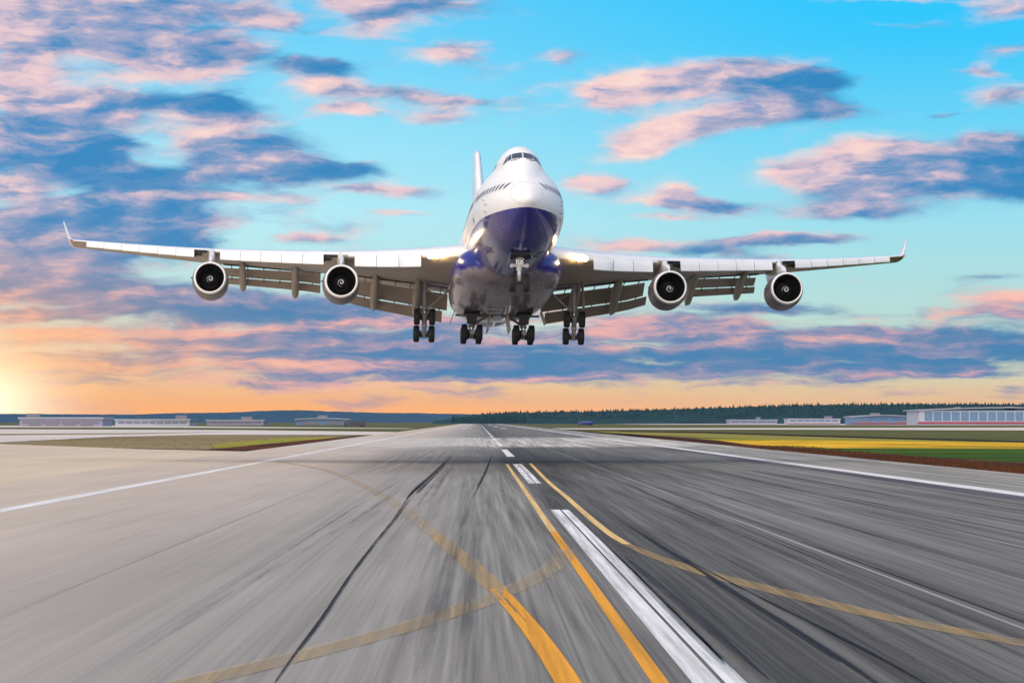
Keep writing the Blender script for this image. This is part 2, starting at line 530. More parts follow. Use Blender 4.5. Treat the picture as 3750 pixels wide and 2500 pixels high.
def superellipse(cx, s, cz, a, b, n=40, p=2.6):
    r = []
    for k in range(n):
        t = 2 * pi * k / n
        ct, st = cos(t), sin(t)
        r.append((cx + a * abs(ct) ** (2 / p) * (1 if ct >= 0 else -1), s, cz + b * abs(st) ** (2 / p) * (1 if st >= 0 else -1)))
    return r




# ================================================================ GROUND
_CM = Matrix.Rotation(radians(-0.5586), 3, 'Z') @ Matrix.Rotation(radians(90 + 1.3176), 3, 'X')


def G(px, py, z=0.0):
    """point of the level ground seen at (px, py) on a 2352 x 1568 print"""
    d = _CM @ Vector(((px - 1176) / 8000, (784 - py) / 8000, -1))
    k = (z - CAM_H) / d.z
    return Vector((d.x * k, d.y * k, z))


def bearing(px, dist):
    """x at a given distance ahead for a bearing px"""
    return (px - 1098) / 8000 * dist


def sheet(name, pts, z, mat, parent=None, kind='structure', sub=0):
    mb = MB()
    mb.add([(p[0], p[1], z) for p in pts], [tuple(range(len(pts)))])
    o = mb.build(name, mat, parent, smooth=False)
    if kind and parent is None:
        o['kind'] = kind
    return o


def ribbon(mb, pts, width, z, mi=0):
    n = len(pts)
    L, R = [], []
    for i, p in enumerate(pts):
        a, b = Vector(pts[max(i - 1, 0)][:2]), Vector(pts[min(i + 1, n - 1)][:2])
        d = (b - a).normalized()
        w = width[i] if hasattr(width, '__len__') else width
        nn = Vector((-d.y, d.x)) * w / 2
        L.append((p[0] + nn.x, p[1] + nn.y, z))
        R.append((p[0] - nn.x, p[1] - nn.y, z))
    mb.add(L + R, [(i, i + 1, n + i + 1, n + i) for i in range(n - 1)], mi)


def catmull(pts, k=10):
    out = []
    P = [Vector(p[:2]) for p in pts]
    for i in range(len(P) - 1):
        p0, p1, p2, p3 = P[max(i - 1, 0)], P[i], P[i + 1], P[min(i + 2, len(P) - 1)]
        for j in range(k):
            t = j / k
            out.append(.5 * ((2 * p1) + (p2 - p0) * t + (2 * p0 - 5 * p1 + 4 * p2 - p3) * t * t + (3 * p1 - p0 - 3 * p2 + p3) * t ** 3))
    out.append(P[-1])
    return out


def ground_mat(name, build, rough=.9, spec=.15, bump=0.0):
    m = bpy.data.materials.new(name)
    m.use_nodes = True
    t = m.node_tree
    N = NT(t)
    b = t.nodes['Principled BSDF']
    tc = N.n('ShaderNodeTexCoord').outputs['Object']
    x, y, z = N.sep(tc)
    res = build(N, tc, x, y)
    al = None
    if isinstance(res, tuple):
        res, al = res
    t.links.new(res, b.inputs['Base Color'])
    if al is not None:
        t.links.new(al, b.inputs['Alpha'])
    b.inputs['Roughness'].default_value = rough
    b.inputs['Specular IOR Level'].default_value = spec
    if bump:
        bn = N.n('ShaderNodeBump')
        bn.inputs['Strength'].default_value = bump
        bn.inputs['Distance'].default_value = .01
        t.links.new(N.noise(tc, 22.0, 3.0), bn.inputs['Height'])
        t.links.new(bn.outputs[0], b.inputs['Normal'])
    return m


def streaks(N, tc, fx, fy, detail=4.0, rough=.6):
    return N.noise(N.v('MULTIPLY', tc, (fx, fy, 0)), 1.0, detail, rough)


X0, X1 = -30.0, 35.0


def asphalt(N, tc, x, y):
    # across the width: sun glow painted into the left half, rubbered centre, pale right shoulder
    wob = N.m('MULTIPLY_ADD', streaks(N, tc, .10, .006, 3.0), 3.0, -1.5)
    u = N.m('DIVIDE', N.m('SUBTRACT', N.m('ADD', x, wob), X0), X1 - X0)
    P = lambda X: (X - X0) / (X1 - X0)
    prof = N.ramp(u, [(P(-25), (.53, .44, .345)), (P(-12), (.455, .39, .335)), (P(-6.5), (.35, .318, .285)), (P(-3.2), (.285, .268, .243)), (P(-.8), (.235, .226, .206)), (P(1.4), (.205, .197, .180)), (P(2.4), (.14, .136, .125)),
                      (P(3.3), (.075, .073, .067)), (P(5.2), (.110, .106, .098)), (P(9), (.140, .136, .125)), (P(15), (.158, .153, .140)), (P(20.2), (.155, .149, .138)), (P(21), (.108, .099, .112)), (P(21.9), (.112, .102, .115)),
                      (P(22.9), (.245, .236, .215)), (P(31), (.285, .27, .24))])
    s1 = streaks(N, tc, .55, .006, 3.0)
    s2 = streaks(N, tc, 2.6, .013, 4.0, .65)
    s3 = streaks(N, tc, 11.0, .05, 3.0, .6)
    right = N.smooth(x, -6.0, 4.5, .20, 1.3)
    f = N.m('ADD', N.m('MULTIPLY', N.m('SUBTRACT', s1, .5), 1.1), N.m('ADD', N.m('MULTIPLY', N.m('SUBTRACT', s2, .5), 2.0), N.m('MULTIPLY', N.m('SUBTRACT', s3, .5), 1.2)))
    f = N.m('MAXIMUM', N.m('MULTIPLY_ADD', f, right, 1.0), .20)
    # grain of the stone in the surface
    gr = N.noise(tc, 28.0, 2.0, .6)
    f = N.m('MULTIPLY', f, N.m('MULTIPLY_ADD', gr, .46, .77))
    blot = N.noise(N.v('MULTIPLY', tc, (.16, .02, 0)), 1.0, 4.0, .6)
    f = N.m('MULTIPLY', f, N.m('MULTIPLY_ADD', blot, .5, .75))
    # rubber laid down in the touchdown zone; a paler section beyond it
    rub_and_shadow = N.m('MULTIPLY', N.m('MULTIPLY', N.smooth(y, 170, 230), N.smooth(y, 420, 330)), N.m('MULTIPLY', N.smooth(x, -11, -5.5), N.smooth(x, 22, 6.0)))  # rubber darkening widened so the jet's shadow line merges into it
    f = N.m('MULTIPLY', f, N.m('MULTIPLY_ADD', N.m('MULTIPLY', rub_and_shadow, N.smooth(s2, .3, .6)), -.42, 1.0))
    band = N.m('MULTIPLY', N.smooth(N.m('MULTIPLY_ADD', blot, 60, y), 425, 470), N.smooth(y, 700, 600))
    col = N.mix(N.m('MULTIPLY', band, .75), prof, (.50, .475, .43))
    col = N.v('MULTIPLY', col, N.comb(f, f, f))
    # long joints between paving lanes, sealed pale or dark
    for (xx, w, c, a) in ((7.98, .045, (.42, .42, .42), .75), (13.1, .05, (.42, .42, .42), .65), (-7.3, .06, (.16, .14, .14), .6), (1.33, .03, (.09, .09, .09), .5), (-4.55, .08, (.24, .20, .21), .55), (-3.6, .06, (.2, .18, .18), .4), (17.4, .04, (.36, .36, .36), .5), (26.5, .06, (.2, .19, .19), .5)):
        l = N.smooth(N.m('ABSOLUTE', N.m('SUBTRACT', N.m('MULTIPLY_ADD', s1, .12, x), xx)), w * .4, w, 1, 0)
        col = N.mix(N.m('MULTIPLY', l, N.m('MULTIPLY', a, N.smooth(s2, .3, .55))), col, c)
    # crosswise joints of the slabs
    return col


M_ASPHALT = ground_mat('worn_glow_tinted_runway', asphalt, .88, .12, .35)


def concrete(N, tc, x, y):
    n = N.noise(N.v('MULTIPLY', tc, (.05, .012, 0)), 1.0, 5.0, .6)
    s = streaks(N, tc, .5, .008, 4.0)
    c = N.ramp(N.m('ADD', N.m('MULTIPLY', n, .6), N.m('MULTIPLY', s, .4)), [(.32, (.47, .375, .270)), (.52, (.56, .455, .335)), (.7, (.63, .525, .400))])  # warm pale tone holds the low-sun glow as base colour
    jx = N.m('ABSOLUTE', N.m('SUBTRACT', N.m('FRACT', N.m('DIVIDE', x, 7.5)), .5))
    j = N.smooth(jx, .490, .496)
    return N.mix(N.m('MULTIPLY', j, .25), c, (.2, .17, .15))


M_CONC = ground_mat('glow_tinted_apron_concrete', concrete, .85, .15, .2)
M_TAXI = ground_mat('pale_taxiway_concrete', lambda N, tc, x, y: N.ramp(streaks(N, tc, .01, .03), [(.3, (.50, .445, .40)), (.7, (.66, .595, .54))]), .85, .15)


def grass(cols, fx=.004, fy=.05, fine=1.4, gap=None):
    def f(N, tc, x, y):
        n = N.noise(N.v('MULTIPLY', tc, (fx, fy, 0)), 1.0, 5.0, .62)
        k = N.noise(N.v('MULTIPLY', tc, (fine, fine * .5, 0)), 1.0, 3.0, .7)
        v = N.m('ADD', N.m('MULTIPLY', n, .88), N.m('MULTIPLY', k, .12))
        m = len(cols)
        r = N.ramp(v, [(.32 + .36 * i / (m - 1), c) for i, c in enumerate(cols)])
        if gap:
            w = N.noise(N.v('MULTIPLY_ADD', tc, (gap[0], gap[1], 0), (7.7, 1.3, 0)), 1.0, 5.0, .65)
            return r, N.smooth(w, gap[2], gap[3])
        return r
    return f


M_GRASS = ground_mat('olive_airfield_grass', grass([(.030, .040, .012), (.075, .085, .024), (.13, .12, .04), (.10, .115, .03)]), .95, .05, .4)
M_DARKGRASS = ground_mat('dark_green_grass', grass([(.020, .045, .004), (.040, .085, .006), (.075, .13, .010)]), .95, .05, .4)
M_FLOWER = ground_mat('yellow_flowering_strip', grass([(.30, .30, .012), (.66, .40, .018), (.74, .40, .03), (.60, .36, .02)], .004, .05, 1.4, (.045, .03, .30, .56)), .95, .05, .4)
M_SOIL = ground_mat('red_brown_bare_soil', grass([(.016, .007, .004), (.05, .016, .009), (.10, .030, .014), (.14, .05, .024)], .05, .02, 1.4, (.25, .05, .28, .44)), .95, .05, .5)
M_DRY = ground_mat('dry_brown_grass', grass([(.15, .10, .055), (.22, .16, .09), (.27, .21, .10), (.20, .20, .05)], .006, .03), .95, .05, .3)
M_BLACKSOIL = ground_mat('dark_ditch_soil', grass([(.012, .008, .005), (.03, .016, .010)], .01, .1), .95, .05)

# one sheet of ground out to the horizon
sheet('ground', [(-40000, -600), (40000, -600), (40000, 60000), (-40000, 60000)], -.06, M_GRASS)
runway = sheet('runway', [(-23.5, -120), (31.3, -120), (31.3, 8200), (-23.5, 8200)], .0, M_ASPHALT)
sheet('apron', [(-23.5, -120), (-23.5, 353)] + [tuple(G(*p)[:2]) for p in ((300, 1030), (0, 1019), (-700, 1007), (-1600, 1000))] + [(-900, -120)], -.004, M_CONC)
# left of the runway
sheet('grass_field', [tuple(G(*p)[:2]) for p in ((838, 1001), (468, 999.5), (255, 1003.5), (128, 1010), (0, 1016), (-300, 1011.5), (-300, 1012.8), (0, 1019), (300, 1030), (566, 1036))], -.030, M_DRY)
sheet('flower_strip', [tuple(G(*p)[:2]) for p in ((780, 1003), (640, 1006), (480, 1020), (500, 1029), (600, 1030), (700, 1015))], -.024, ground_mat('mossy_green_strip', grass([(.17, .19, .02), (.30, .28, .03), (.25, .19, .06)], .02, .02), .95, .05))
sheet('verge', [tuple(G(*p)[:2]) for p in ((842, 1000.6), (820, 1000), (700, 1010.5), (470, 1031.6), (300, 1028.6), (300, 1030.4), (567, 1036.6))], -.018, M_SOIL)
sheet('taxiway', [tuple(G(*p)[:2]) for p in ((-900, 984), (0, 985), (555, 987), (910, 991.5), (880, 998.2), (468, 998.2), (255, 1002.5), (128, 1009), (0, 1015), (-900, 1002))], -.020, M_TAXI)
sheet('taxiway', [tuple(G(*p)[:2]) for p in ((-900, 976.5), (300, 977), (930, 983), (960, 984.3), (300, 981), (-900, 980))], -.020, M_TAXI)
sheet('grass_field', [tuple(G(*p)[:2]) for p in ((-900, 990), (0, 995.5), (300, 994), (560, 990.5), (300, 996.5), (0, 999), (-900, 993))], -.012, M_DRY)
# right of the runway
sheet('taxiway', [tuple(G(*p)[:2]) for p in ((1168, 983.2), (3100, 980), (3100, 989.5), (2352, 987.8), (1800, 985.9), (1178, 985.2))], -.020, M_TAXI)
sheet('apron', [tuple(G(*p)[:2]) for p in ((1330, 972.0), (3300, 971.2), (3300, 976.5), (2100, 976), (1500, 974.2))], -.024, M_TAXI)
sheet('grass_field', [tuple(G(*p)[:2]) for p in ((1178, 985.8), (1800, 986.6), (2352, 988.6), (3200, 990.5), (3200, 1023), (2352, 1012), (1700, 994), (1240, 988))], -.040, M_GRASS)
sheet('ditch', [tuple(G(*p)[:2]) for p in ((1420, 989), (1618, 991.2), (1902, 999.8), (2352, 1012.2), (3200, 1028), (3200, 1032), (2352, 1015.6), (1902, 1003), (1618, 994), (1420, 990.6))], -.028, M_BLACKSOIL)
sheet('grass_field', [tuple(G(*p)[:2]) for p in ((1420, 990.8), (1618, 994.2), (1902, 1003.2), (2352, 1015.8), (3200, 1032.2), (3200, 1036), (2352, 1018), (1902, 1012), (1640, 1005), (1300, 990.2))], -.034, ground_mat('yellow_green_grass', grass([(.12, .13, .03), (.20, .20, .03), (.30, .24, .06), (.16, .16, .05)], .01, .05), .95, .05, .4))
sheet('grass_field', [tuple(G(*p)[:2]) for p in ((1560, 1006), (1902, 1009), (2352, 1014.5), (3200, 1031), (3200, 1050), (2352, 1036), (1902, 1031), (1700, 1021))], -.029, ground_mat('lime_green_grass', grass([(.10, .14, .012), (.22, .24, .02), (.34, .27, .03)], .006, .04), .95, .05))
sheet('flower_field', [tuple(G(*p)[:2]) for p in ((1600, 1008.5), (1902, 1010.6), (2352, 1016.2), (3200, 1034), (3200, 1042), (2352, 1031), (1902, 1029), (1700, 1019.5))], -.026, M_FLOWER)
sheet('grass_field', [tuple(G(*p)[:2]) for p in ((1700, 1019.5), (1902, 1028), (2352, 1029.8), (3200, 1041), (3200, 1130), (2352, 1063), (1902, 1034))], -.024, M_DARKGRASS)
sheet('verge', [(31.25, 195), (31.25, 2600)] + [tuple(G(*p)[:2]) for p in ((1300, 989.0), (1450, 996), (1640, 1010), (1720, 1020), (1902, 1033.0), (2352, 1062), (3000, 1105), (3000, 1150))], -.016, M_SOIL)


# ---- paint on the runway
def paint_mat(name, col, wear, fx=5.0, fy=.05, lo=.35, hi=.6):
    def f(N, tc, x, y):
        s = streaks(N, tc, fx, fy, 5.0, .65)
        b = N.noise(N.v('MULTIPLY', tc, (.9, .12, 0)), 1.0, 3.0)
        c = N.ramp(s, [(.3, tuple(v * .78 for v in col)), (.65, col)])
        g = N.noise(tc, 30.0, 3.0, .7)
        v = N.m('ADD', N.m('MULTIPLY', s, .6), N.m('ADD', N.m('MULTIPLY', b, .25), N.m('MULTIPLY', g, .15)))
        return c, N.smooth(v, lo, hi, 1 - wear, 1.0)
    return ground_mat(name, f, .7, .2)


M_PW = paint_mat('white_runway_paint', (.80, .80, .79), .45)
M_PWF = paint_mat('white_edge_paint', (.80, .78, .76), .25)
M_PY = paint_mat('yellow_taxi_paint', (.82, .36, .015), .22)
M_PYP = paint_mat('pale_yellow_paint', (.78, .52, .20), .25)
M_PYW = paint_mat('worn_yellow_paint', (.56, .38, .15), .9, 4.0, .04, .24, .88)
M_PYM = paint_mat('rubbed_yellow_paint', (.72, .36, .06), .85, 5.0, .05, .30, .80)
M_PYG = paint_mat('ghost_yellow_paint', (.52, .40, .24), .92, 7.0, .07, .36, .80)
M_PYV = paint_mat('faded_yellow_paint', (.50, .37, .19), .9, 4.0, .05, .28, .84)
M_RUB = paint_mat('tyre_rubber_streak', (.022, .016, .018), .85, 9.0, .02, .38, .62)
M_RUBF = paint_mat('faint_rubber_streak', (.15, .135, .125), 1.0, 7.0, .012, .40, 1.0)


def mark(name, pts, w, mat, z=.008):
    mb = MB()
    ribbon(mb, pts, w, z)
    return mb.build(name, mat, runway, smooth=False)


CX = 2.82
for k in range(26):
    far = 118.8 + 128.6 * k
    near = far - 78 if k else -60
    if k < 2:
        for (a, b) in ((CX - .36, CX - .035), (CX + .02, CX + .27)):
            mark('centreline_dash', [((a + b) / 2, near + (far - near) * i / 6) for i in range(7)], b - a, M_PW)
    else:
        mark('centreline_dash', [(CX, near), (CX, far)], .66, M_PWF)
mark('edge_line', [(-16.1, y) for y in (-60, 100, 300, 700, 1500, 3000, 8000)], .72, M_PWF)
mark('edge_line', [(22.45, y) for y in (-60, 100, 300, 700, 1500, 3000, 8000)], 1.05, M_PWF)
for (Y, L, w) in ((1480, 90, 2.4), (2050, 160, 2.6), (3000, 300, 3.0)):
    for x in (-6.2, 11.0):
        mark('touchdown_bar', [(x, Y), (x, Y + L)], w, M_PWF)


def gp(*pts):
    return [tuple(G(*p)[:2]) for p in pts]


lx = lambda a, b, n=8: [(a[0] + (b[0] - a[0]) * i / n, a[1] + (b[1] - a[1]) * i / n) for i in range(n + 1)]
mark('taxi_line', lx((2.10, 30), (2.05, 95)), .20, M_PY, .012)
mark('taxi_line', lx((2.05, 95), (2.03, 246)), .20, M_PYP, .012)
c = catmull(gp((1218, 1064), (1258, 1105), (1302, 1142), (1350, 1185), (1400, 1225), (1440, 1250)))
mark('taxi_line', c, .22, M_PYP, .012)
c = catmull(gp((1440, 1250), (1500, 1276), (1590, 1307), (1700, 1337), (1850, 1374), (2000, 1410), (2180, 1446), (2352, 1478), (2700, 1540)))
mark('taxi_line', c, [.22 + .30 * min(i / 30, 1) for i in range(len(c))], M_PYW, .012)
c = catmull(gp((1330, 1610), (1305, 1568), (1240, 1470), (1180, 1395), (1140, 1352)))
mark('taxi_line', c, .33, M_PYM, .012)
rq = random.Random(4)
for q in range(9):
    e = len(c) - rq.randint(0, 18)
    mark('taxi_line', [(p[0] - .13 + .26 * q / 8, p[1]) for p in c[:e]], .042, M_PY, .0125 + .0004 * q)
c = catmull(gp((1140, 1352), (1070, 1288), (1000, 1228)))
mark('taxi_line', c, .44, M_PYW, .012)
c = catmull(gp((1000, 1228), (940, 1180), (880, 1140), (820, 1108), (740, 1078), (640, 1060)))
mark('taxi_line', c, .50, M_PYG, .012)
c = catmull(gp((1300, 1262), (1285, 1290), (1235, 1325), (1180, 1352), (1100, 1386)))
mark('taxi_line', c, .50, M_PYG, .014)
c = catmull(gp((1100, 1386), (950, 1435), (800, 1478), (620, 1524), (420, 1572), (250, 1610)))
mark('taxi_line', c, .56, M_PYV, .014)
# tyre marks
for (pts, w, m) in ((((1042, 1043), (1000, 1084), (962, 1118), (935, 1145)), (.22, .34, .42, .36), M_RUB),
                    (((945, 1132), (905, 1190), (820, 1300), (740, 1418), (672, 1510), (600, 1610)), (.22, .15, .08, .07, .08, .07), M_RUB),
                    (((1060, 1050), (1020, 1092), (985, 1140), (930, 1230)), (.2, .3, .35, .3), M_RUBF),
                    (((1131, 1040), (1118, 1075), (1104, 1105), (1084, 1145)), (.10, .14, .14, .08), M_RUB),
                    (((1146, 1083), (1151, 1110), (1156, 1140), (1160, 1165)), (.08, .14, .12, .06), M_RUBF),
                    (((985, 1085), (880, 1150), (700, 1262), (520, 1372), (250, 1530)), .13, M_RUBF),
                    (((960, 1080), (840, 1150), (640, 1275), (420, 1410)), .10, M_RUBF),
                    (((1085, 1160), (1050, 1260), (1010, 1390), (960, 1560)), (.25, .35, .4, .35), M_RUBF),
                    (((1110, 1150), (1090, 1290), (1070, 1420), (1050, 1580)), (.2, .26, .3, .3), M_RUBF),
                    (((1320, 1180), (1450, 1310), (1620, 1480), (1720, 1580)), (.3, .45, .5, .45), M_RUBF),
                    (((1400, 1180), (1640, 1330), (1900, 1495), (2040, 1590)), (.10, .15, .17, .14), M_RUB),
                    (((1480, 1235), (1700, 1350), (1960, 1480), (2160, 1590)), (.05, .09, .10, .08), M_RUB),
                    (((1420, 1150), (1700, 1300), (2000, 1460), (2240, 1590)), (.2, .25, .25, .25), M_RUBF),
                    (((1350, 1090), (1600, 1190), (1900, 1310), (2352, 1490)), (.2, .3, .3, .3), M_RUBF)):
    cc = catmull(gp(*pts), 6)
    ww = w if not hasattr(w, '__len__') else [lerp_table([(i * 6, v) for i, v in enumerate(w)], j) for j in range(len(cc))]
    mb = MB()
    n_, span = len(cc), (ww if not hasattr(ww, '__len__') else max(ww))
    for q in range(7 if m is M_RUBF else 5):
        a, e = int(n_ * random.uniform(0, .28)), n_ - int(n_ * random.uniform(0, .28))
        off = random.gauss(0, .26)
        part = [(p[0] + off * (ww if not hasattr(ww, '__len__') else ww[j]), p[1]) for j, p in enumerate(cc)][a:e]
        wq = []
        for j in range(len(part)):
            base = ww if not hasattr(ww, '__len__') else ww[a + j]
            wq.append(max(.012, base * random.uniform(.30, .36) * min(1, sin(pi * (j + .4) / len(part)) * 2.2)))
        ribbon(mb, part, wq, .014 + .0015 * q)
    mb.build('tyre_mark', m, runway, smooth=False)

for k in range(26):
    x = 3.3 + 16 * random.random() ** 1.5
    a = 40 + 120 * random.random() ** 2
    L = a * random.uniform(.35, 1.0)
    w = random.choice((.03, .05, .05, .08, .14)) * (1 + a / 250)
    sl = random.uniform(-.004, .004)
    n_ = 9
    mark('tyre_mark', [(x + sl * L * i / n_, a + L * i / n_) for i in range(n_ + 1)], [max(.008, w * min(1, sin(pi * i / n_) * 1.8)) for i in range(n_ + 1)], M_RUB if random.random() < .55 else M_RUBF, .010 + .0002 * k)

# ---- rough grass on the verges, near enough to show
def tufts(name, n, region, mats, hmax):
    mb = MB()
    for _ in range(n):
        x, y = region()
        h = hmax * random.uniform(.4, 1)
        a = random.random() * pi
        w = h * random.uniform(.5, 1.1)
        k = random.randrange(len(mats))
        for q in range(2):
            aa = a + q * 1.4
            dx, dy = cos(aa) * w / 2, sin(aa) * w / 2
            t = random.uniform(-.3, .3) * h
            mb.add([(x - dx, y - dy, -.05), (x + dx, y + dy, -.05), (x + dx * .9 + t, y + dy * .9, h), (x + t, y, h * .55), (x - dx * .9 + t, y - dy * .9, h * .9)], [(0, 1, 2, 3), (0, 3, 4)], k)
    o = mb.build(name, mats, None, smooth=False)
    o['kind'] = 'stuff'
    return o


G1 = pmat('grass_blade_green', (.05, .08, .012), .9, spec=.1)
G2 = pmat('grass_blade_dry', (.13, .055, .022), .9, spec=.1)
G3 = pmat('grass_blade_olive', (.11, .10, .03), .9, spec=.1)


G4 = pmat('grass_blade_brown', (.07, .024, .012), .9, spec=.1)


def reg_right():
    y = 195 + 240 * random.random() ** 1.6
    return 31.7 + 5 * random.random() ** 1.5 * (y / 250), y


tufts('grass', 5000, reg_right, [G2, G2, G2, G4], .11)


def reg_left():
    y = random.uniform(356, 720)
    w = lerp_table([(353, .3), (470, 42), (720, 60)], y)
    return -24.2 - w * random.random() ** 1.3, y


tufts('grass', 700, reg_left, [G3, G2, G3], .10)

# ================================================================ FAR COUNTRY
CREST_L = [(-900, 951), (0, 950), (300, 951.5), (420, 948), (520, 947), (610, 943), (690, 941.5), (760, 944.5), (850, 947), (960, 948.5), (1040, 950), (1120, 951), (1300, 953), (1700, 955)]
CREST_R = [(1000, 966), (1080, 955), (1150, 949), (1300, 946), (1500, 942), (1600, 938.5), (1700, 935), (1800, 932), (1900, 930), (2050, 928.5), (2200, 928), (2352, 929), (2600, 932), (3300, 938)]


def forest_mat(name, a, b, sc):
    m = bpy.data.materials.new(name)
    m.use_nodes = True
    t = m.node_tree
    N = NT(t)
    bs = t.nodes['Principled BSDF']
    tc = N.n('ShaderNodeTexCoord').outputs['Object']
    n = N.noise(N.v('MULTIPLY', tc, (1, .4, 2.0)), sc, 6.0, .65)
    t.links.new(N.ramp(n, [(.3, a), (.7, b)]), bs.inputs['Base Color'])
    bs.inputs['Roughness'].default_value = .95
    bs.inputs['Specular IOR Level'].default_value = .05
    return m


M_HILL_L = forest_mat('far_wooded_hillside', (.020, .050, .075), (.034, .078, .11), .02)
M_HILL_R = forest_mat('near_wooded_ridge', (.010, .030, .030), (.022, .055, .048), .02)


def ridge(name, tab, dist, depth, mat, p0, p1, step, rough):
    rng = random.Random(3)
    rows = 9
    vs, fs = [], []
    cols = int((p1 - p0) / step) + 1
    jit = [rng.uniform(-1, 1) for _ in range(cols)]
    for c in range(cols):
        px = p0 + c * step
        crest = (968 - spline_table(tab, px)) / 8000 * dist + CAM_H
        for r in range(rows):
            t = r / (rows - 1)
            d = dist - depth / 2 + depth * t
            prof = sin(pi * min(t / .5, 1) / 2) ** .8 if t < .5 else 1 - .55 * (t - .5)
            h = -1.5 + (crest + 1.5) * prof + (jit[c] * rough * prof if r else 0)
            vs.append((bearing(px, dist), d, h))
    for c in range(cols - 1):
        for r in range(rows - 1):
            fs.append((c * rows + r, (c + 1) * rows + r, (c + 1) * rows + r + 1, c * rows + r + 1))
    o = MB().add(vs, fs).build(name, mat, None)
    o['kind'] = 'structure'
    return o


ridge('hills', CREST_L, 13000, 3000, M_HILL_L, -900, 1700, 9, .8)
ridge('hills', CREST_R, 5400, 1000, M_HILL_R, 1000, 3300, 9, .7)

M_BARK = pmat('tree_bark', (.05, .035, .025), .9)
M_PINE = pmat('pine_needles', (.014, .048, .040), .9, spec=.1, noise=.35, nscale=(.4, .4, .4))
M_LEAF = pmat('forest_foliage', (.014, .042, .036), .9, spec=.1, noise=.4, nscale=(.05, .05, .05))


def crown_verts(mb, x, y, z0, h, w, tiers, n, rng, mi=0):
    for t in range(tiers):
        za = z0 + h * t / tiers * .95
        zb = min(z0 + h * (t + 1.55) / tiers, z0 + h)
        r = w / 2 * (1 - .80 * t / tiers)
        ph = rng.random() * 6
        base = []
        for k in range(n):
            a = ph + 2 * pi * k / n
            rr = r * rng.uniform(.62, 1.12)
            base.append((x + rr * cos(a), y + rr * sin(a), za + rng.uniform(-.05, .09) * h))
        mb.add(base + [(x + rng.uniform(-.1, .1) * w * .3, y, zb)], [(k, (k + 1) % n, n) for k in range(n)], mi)


def forest(name, n, place, hmin, hmax, mat, seed):
    rng = random.Random(seed)
    mb = MB()
    for _ in range(n):
        x, y, z = place(rng)
        h = rng.uniform(hmin, hmax)
        crown_verts(mb, x, y, z - .5, h, h * rng.uniform(.35, .6), 2, 6, rng)
    o = mb.build(name, mat, None, smooth=False)
    o['kind'] = 'stuff'
    return o


def on_ridge(tab, dist, depth, p0, p1, tmax):
    def f(rng):
        px = rng.uniform(p0, p1)
        t = rng.uniform(.10, tmax)
        crest = (968 - spline_table(tab, px)) / 8000 * dist + CAM_H
        prof = sin(pi * min(t / .5, 1) / 2) ** .8
        return bearing(px, dist), dist - depth / 2 + depth * t, -1.5 + (crest + 1.5) * prof - 5.5 * dist / 8500
    return f


forest('forest', 5200, on_ridge(CREST_R, 5400, 1000, 1100, 2700, .5), 3.5, 8.5, M_LEAF, 5)
forest('forest', 220, on_ridge(CREST_R, 5400, 1000, 1150, 2700, .48), 7, 10.5, M_LEAF, 8)
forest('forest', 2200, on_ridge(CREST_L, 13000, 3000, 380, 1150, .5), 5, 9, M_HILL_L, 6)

# pines standing clear at the end of the runway
rng = random.Random(11)
protos = []
for k in range(4):
    root = bpy.data.objects.new('pine_tree', None)
    COL.objects.link(root)
    h, w = (19, 7.5) if k % 2 else (16, 6.5)
    mb = MB()
    crown_verts(mb, 0, 0, h * .18, h * .82, w, 6, 9, rng)
    mb.build('crown', M_PINE, root, smooth=False)
    MB().tube((0, 0, -1), (0, 0, h * .75), .32, .08, 7).build('trunk', M_BARK, root)
    protos.append(root)
n_tree = 0
for i in range(52):
    px = 1040 + 168 * (i + rng.uniform(-.4, .4)) / 52
    dist = rng.uniform(4400, 4800)
    src = protos[i % 4]
    if i < 4:
        o = src
    else:
        o = src.copy()
        COL.objects.link(o)
        for ch in src.children:
            cc = ch.copy()
            COL.objects.link(cc)
            cc.parent = o
    sc = rng.uniform(.48, .76)
    o.scale = (sc, sc, sc * rng.uniform(.9, 1.08))
    o.rotation_euler = (0, 0, rng.random() * 6)
    o.location = (bearing(px, dist), dist, 0)
    tag(o, 'dark pine in the row of trees closing off the far end of the runway', 'tree', 'pines beyond the far end of the runway')

# ---- airport buildings far off
M_WALLW = pmat('haze_tinted_white_cladding', (.40, .42, .50), .6, noise=.12, nscale=(.05, .05, .2))  # bluish distance haze mixed into the wall colour
M_WALLB = pmat('blue_cladding', (.10, .20, .38), .5, noise=.15, nscale=(.05, .05, .2))
M_WALLG = pmat('grey_cladding', (.26, .24, .34), .6, noise=.12, nscale=(.05, .05, .2))
M_REDF = pmat('red_fascia', (.28, .03, .05), .5)
M_ROOFG = pmat('grey_roofing', (.34, .34, .40), .6, noise=.15, nscale=(.1, .1, .1))
M_PANE = pmat('blue_curtain_glass', (.06, .16, .30), .12, spec=.8)
M_DOORG = pmat('grey_door_paint', (.16, .16, .20), .5)


M_PANEL = pmat('dull_grey_glass', (.16, .16, .24), .2)


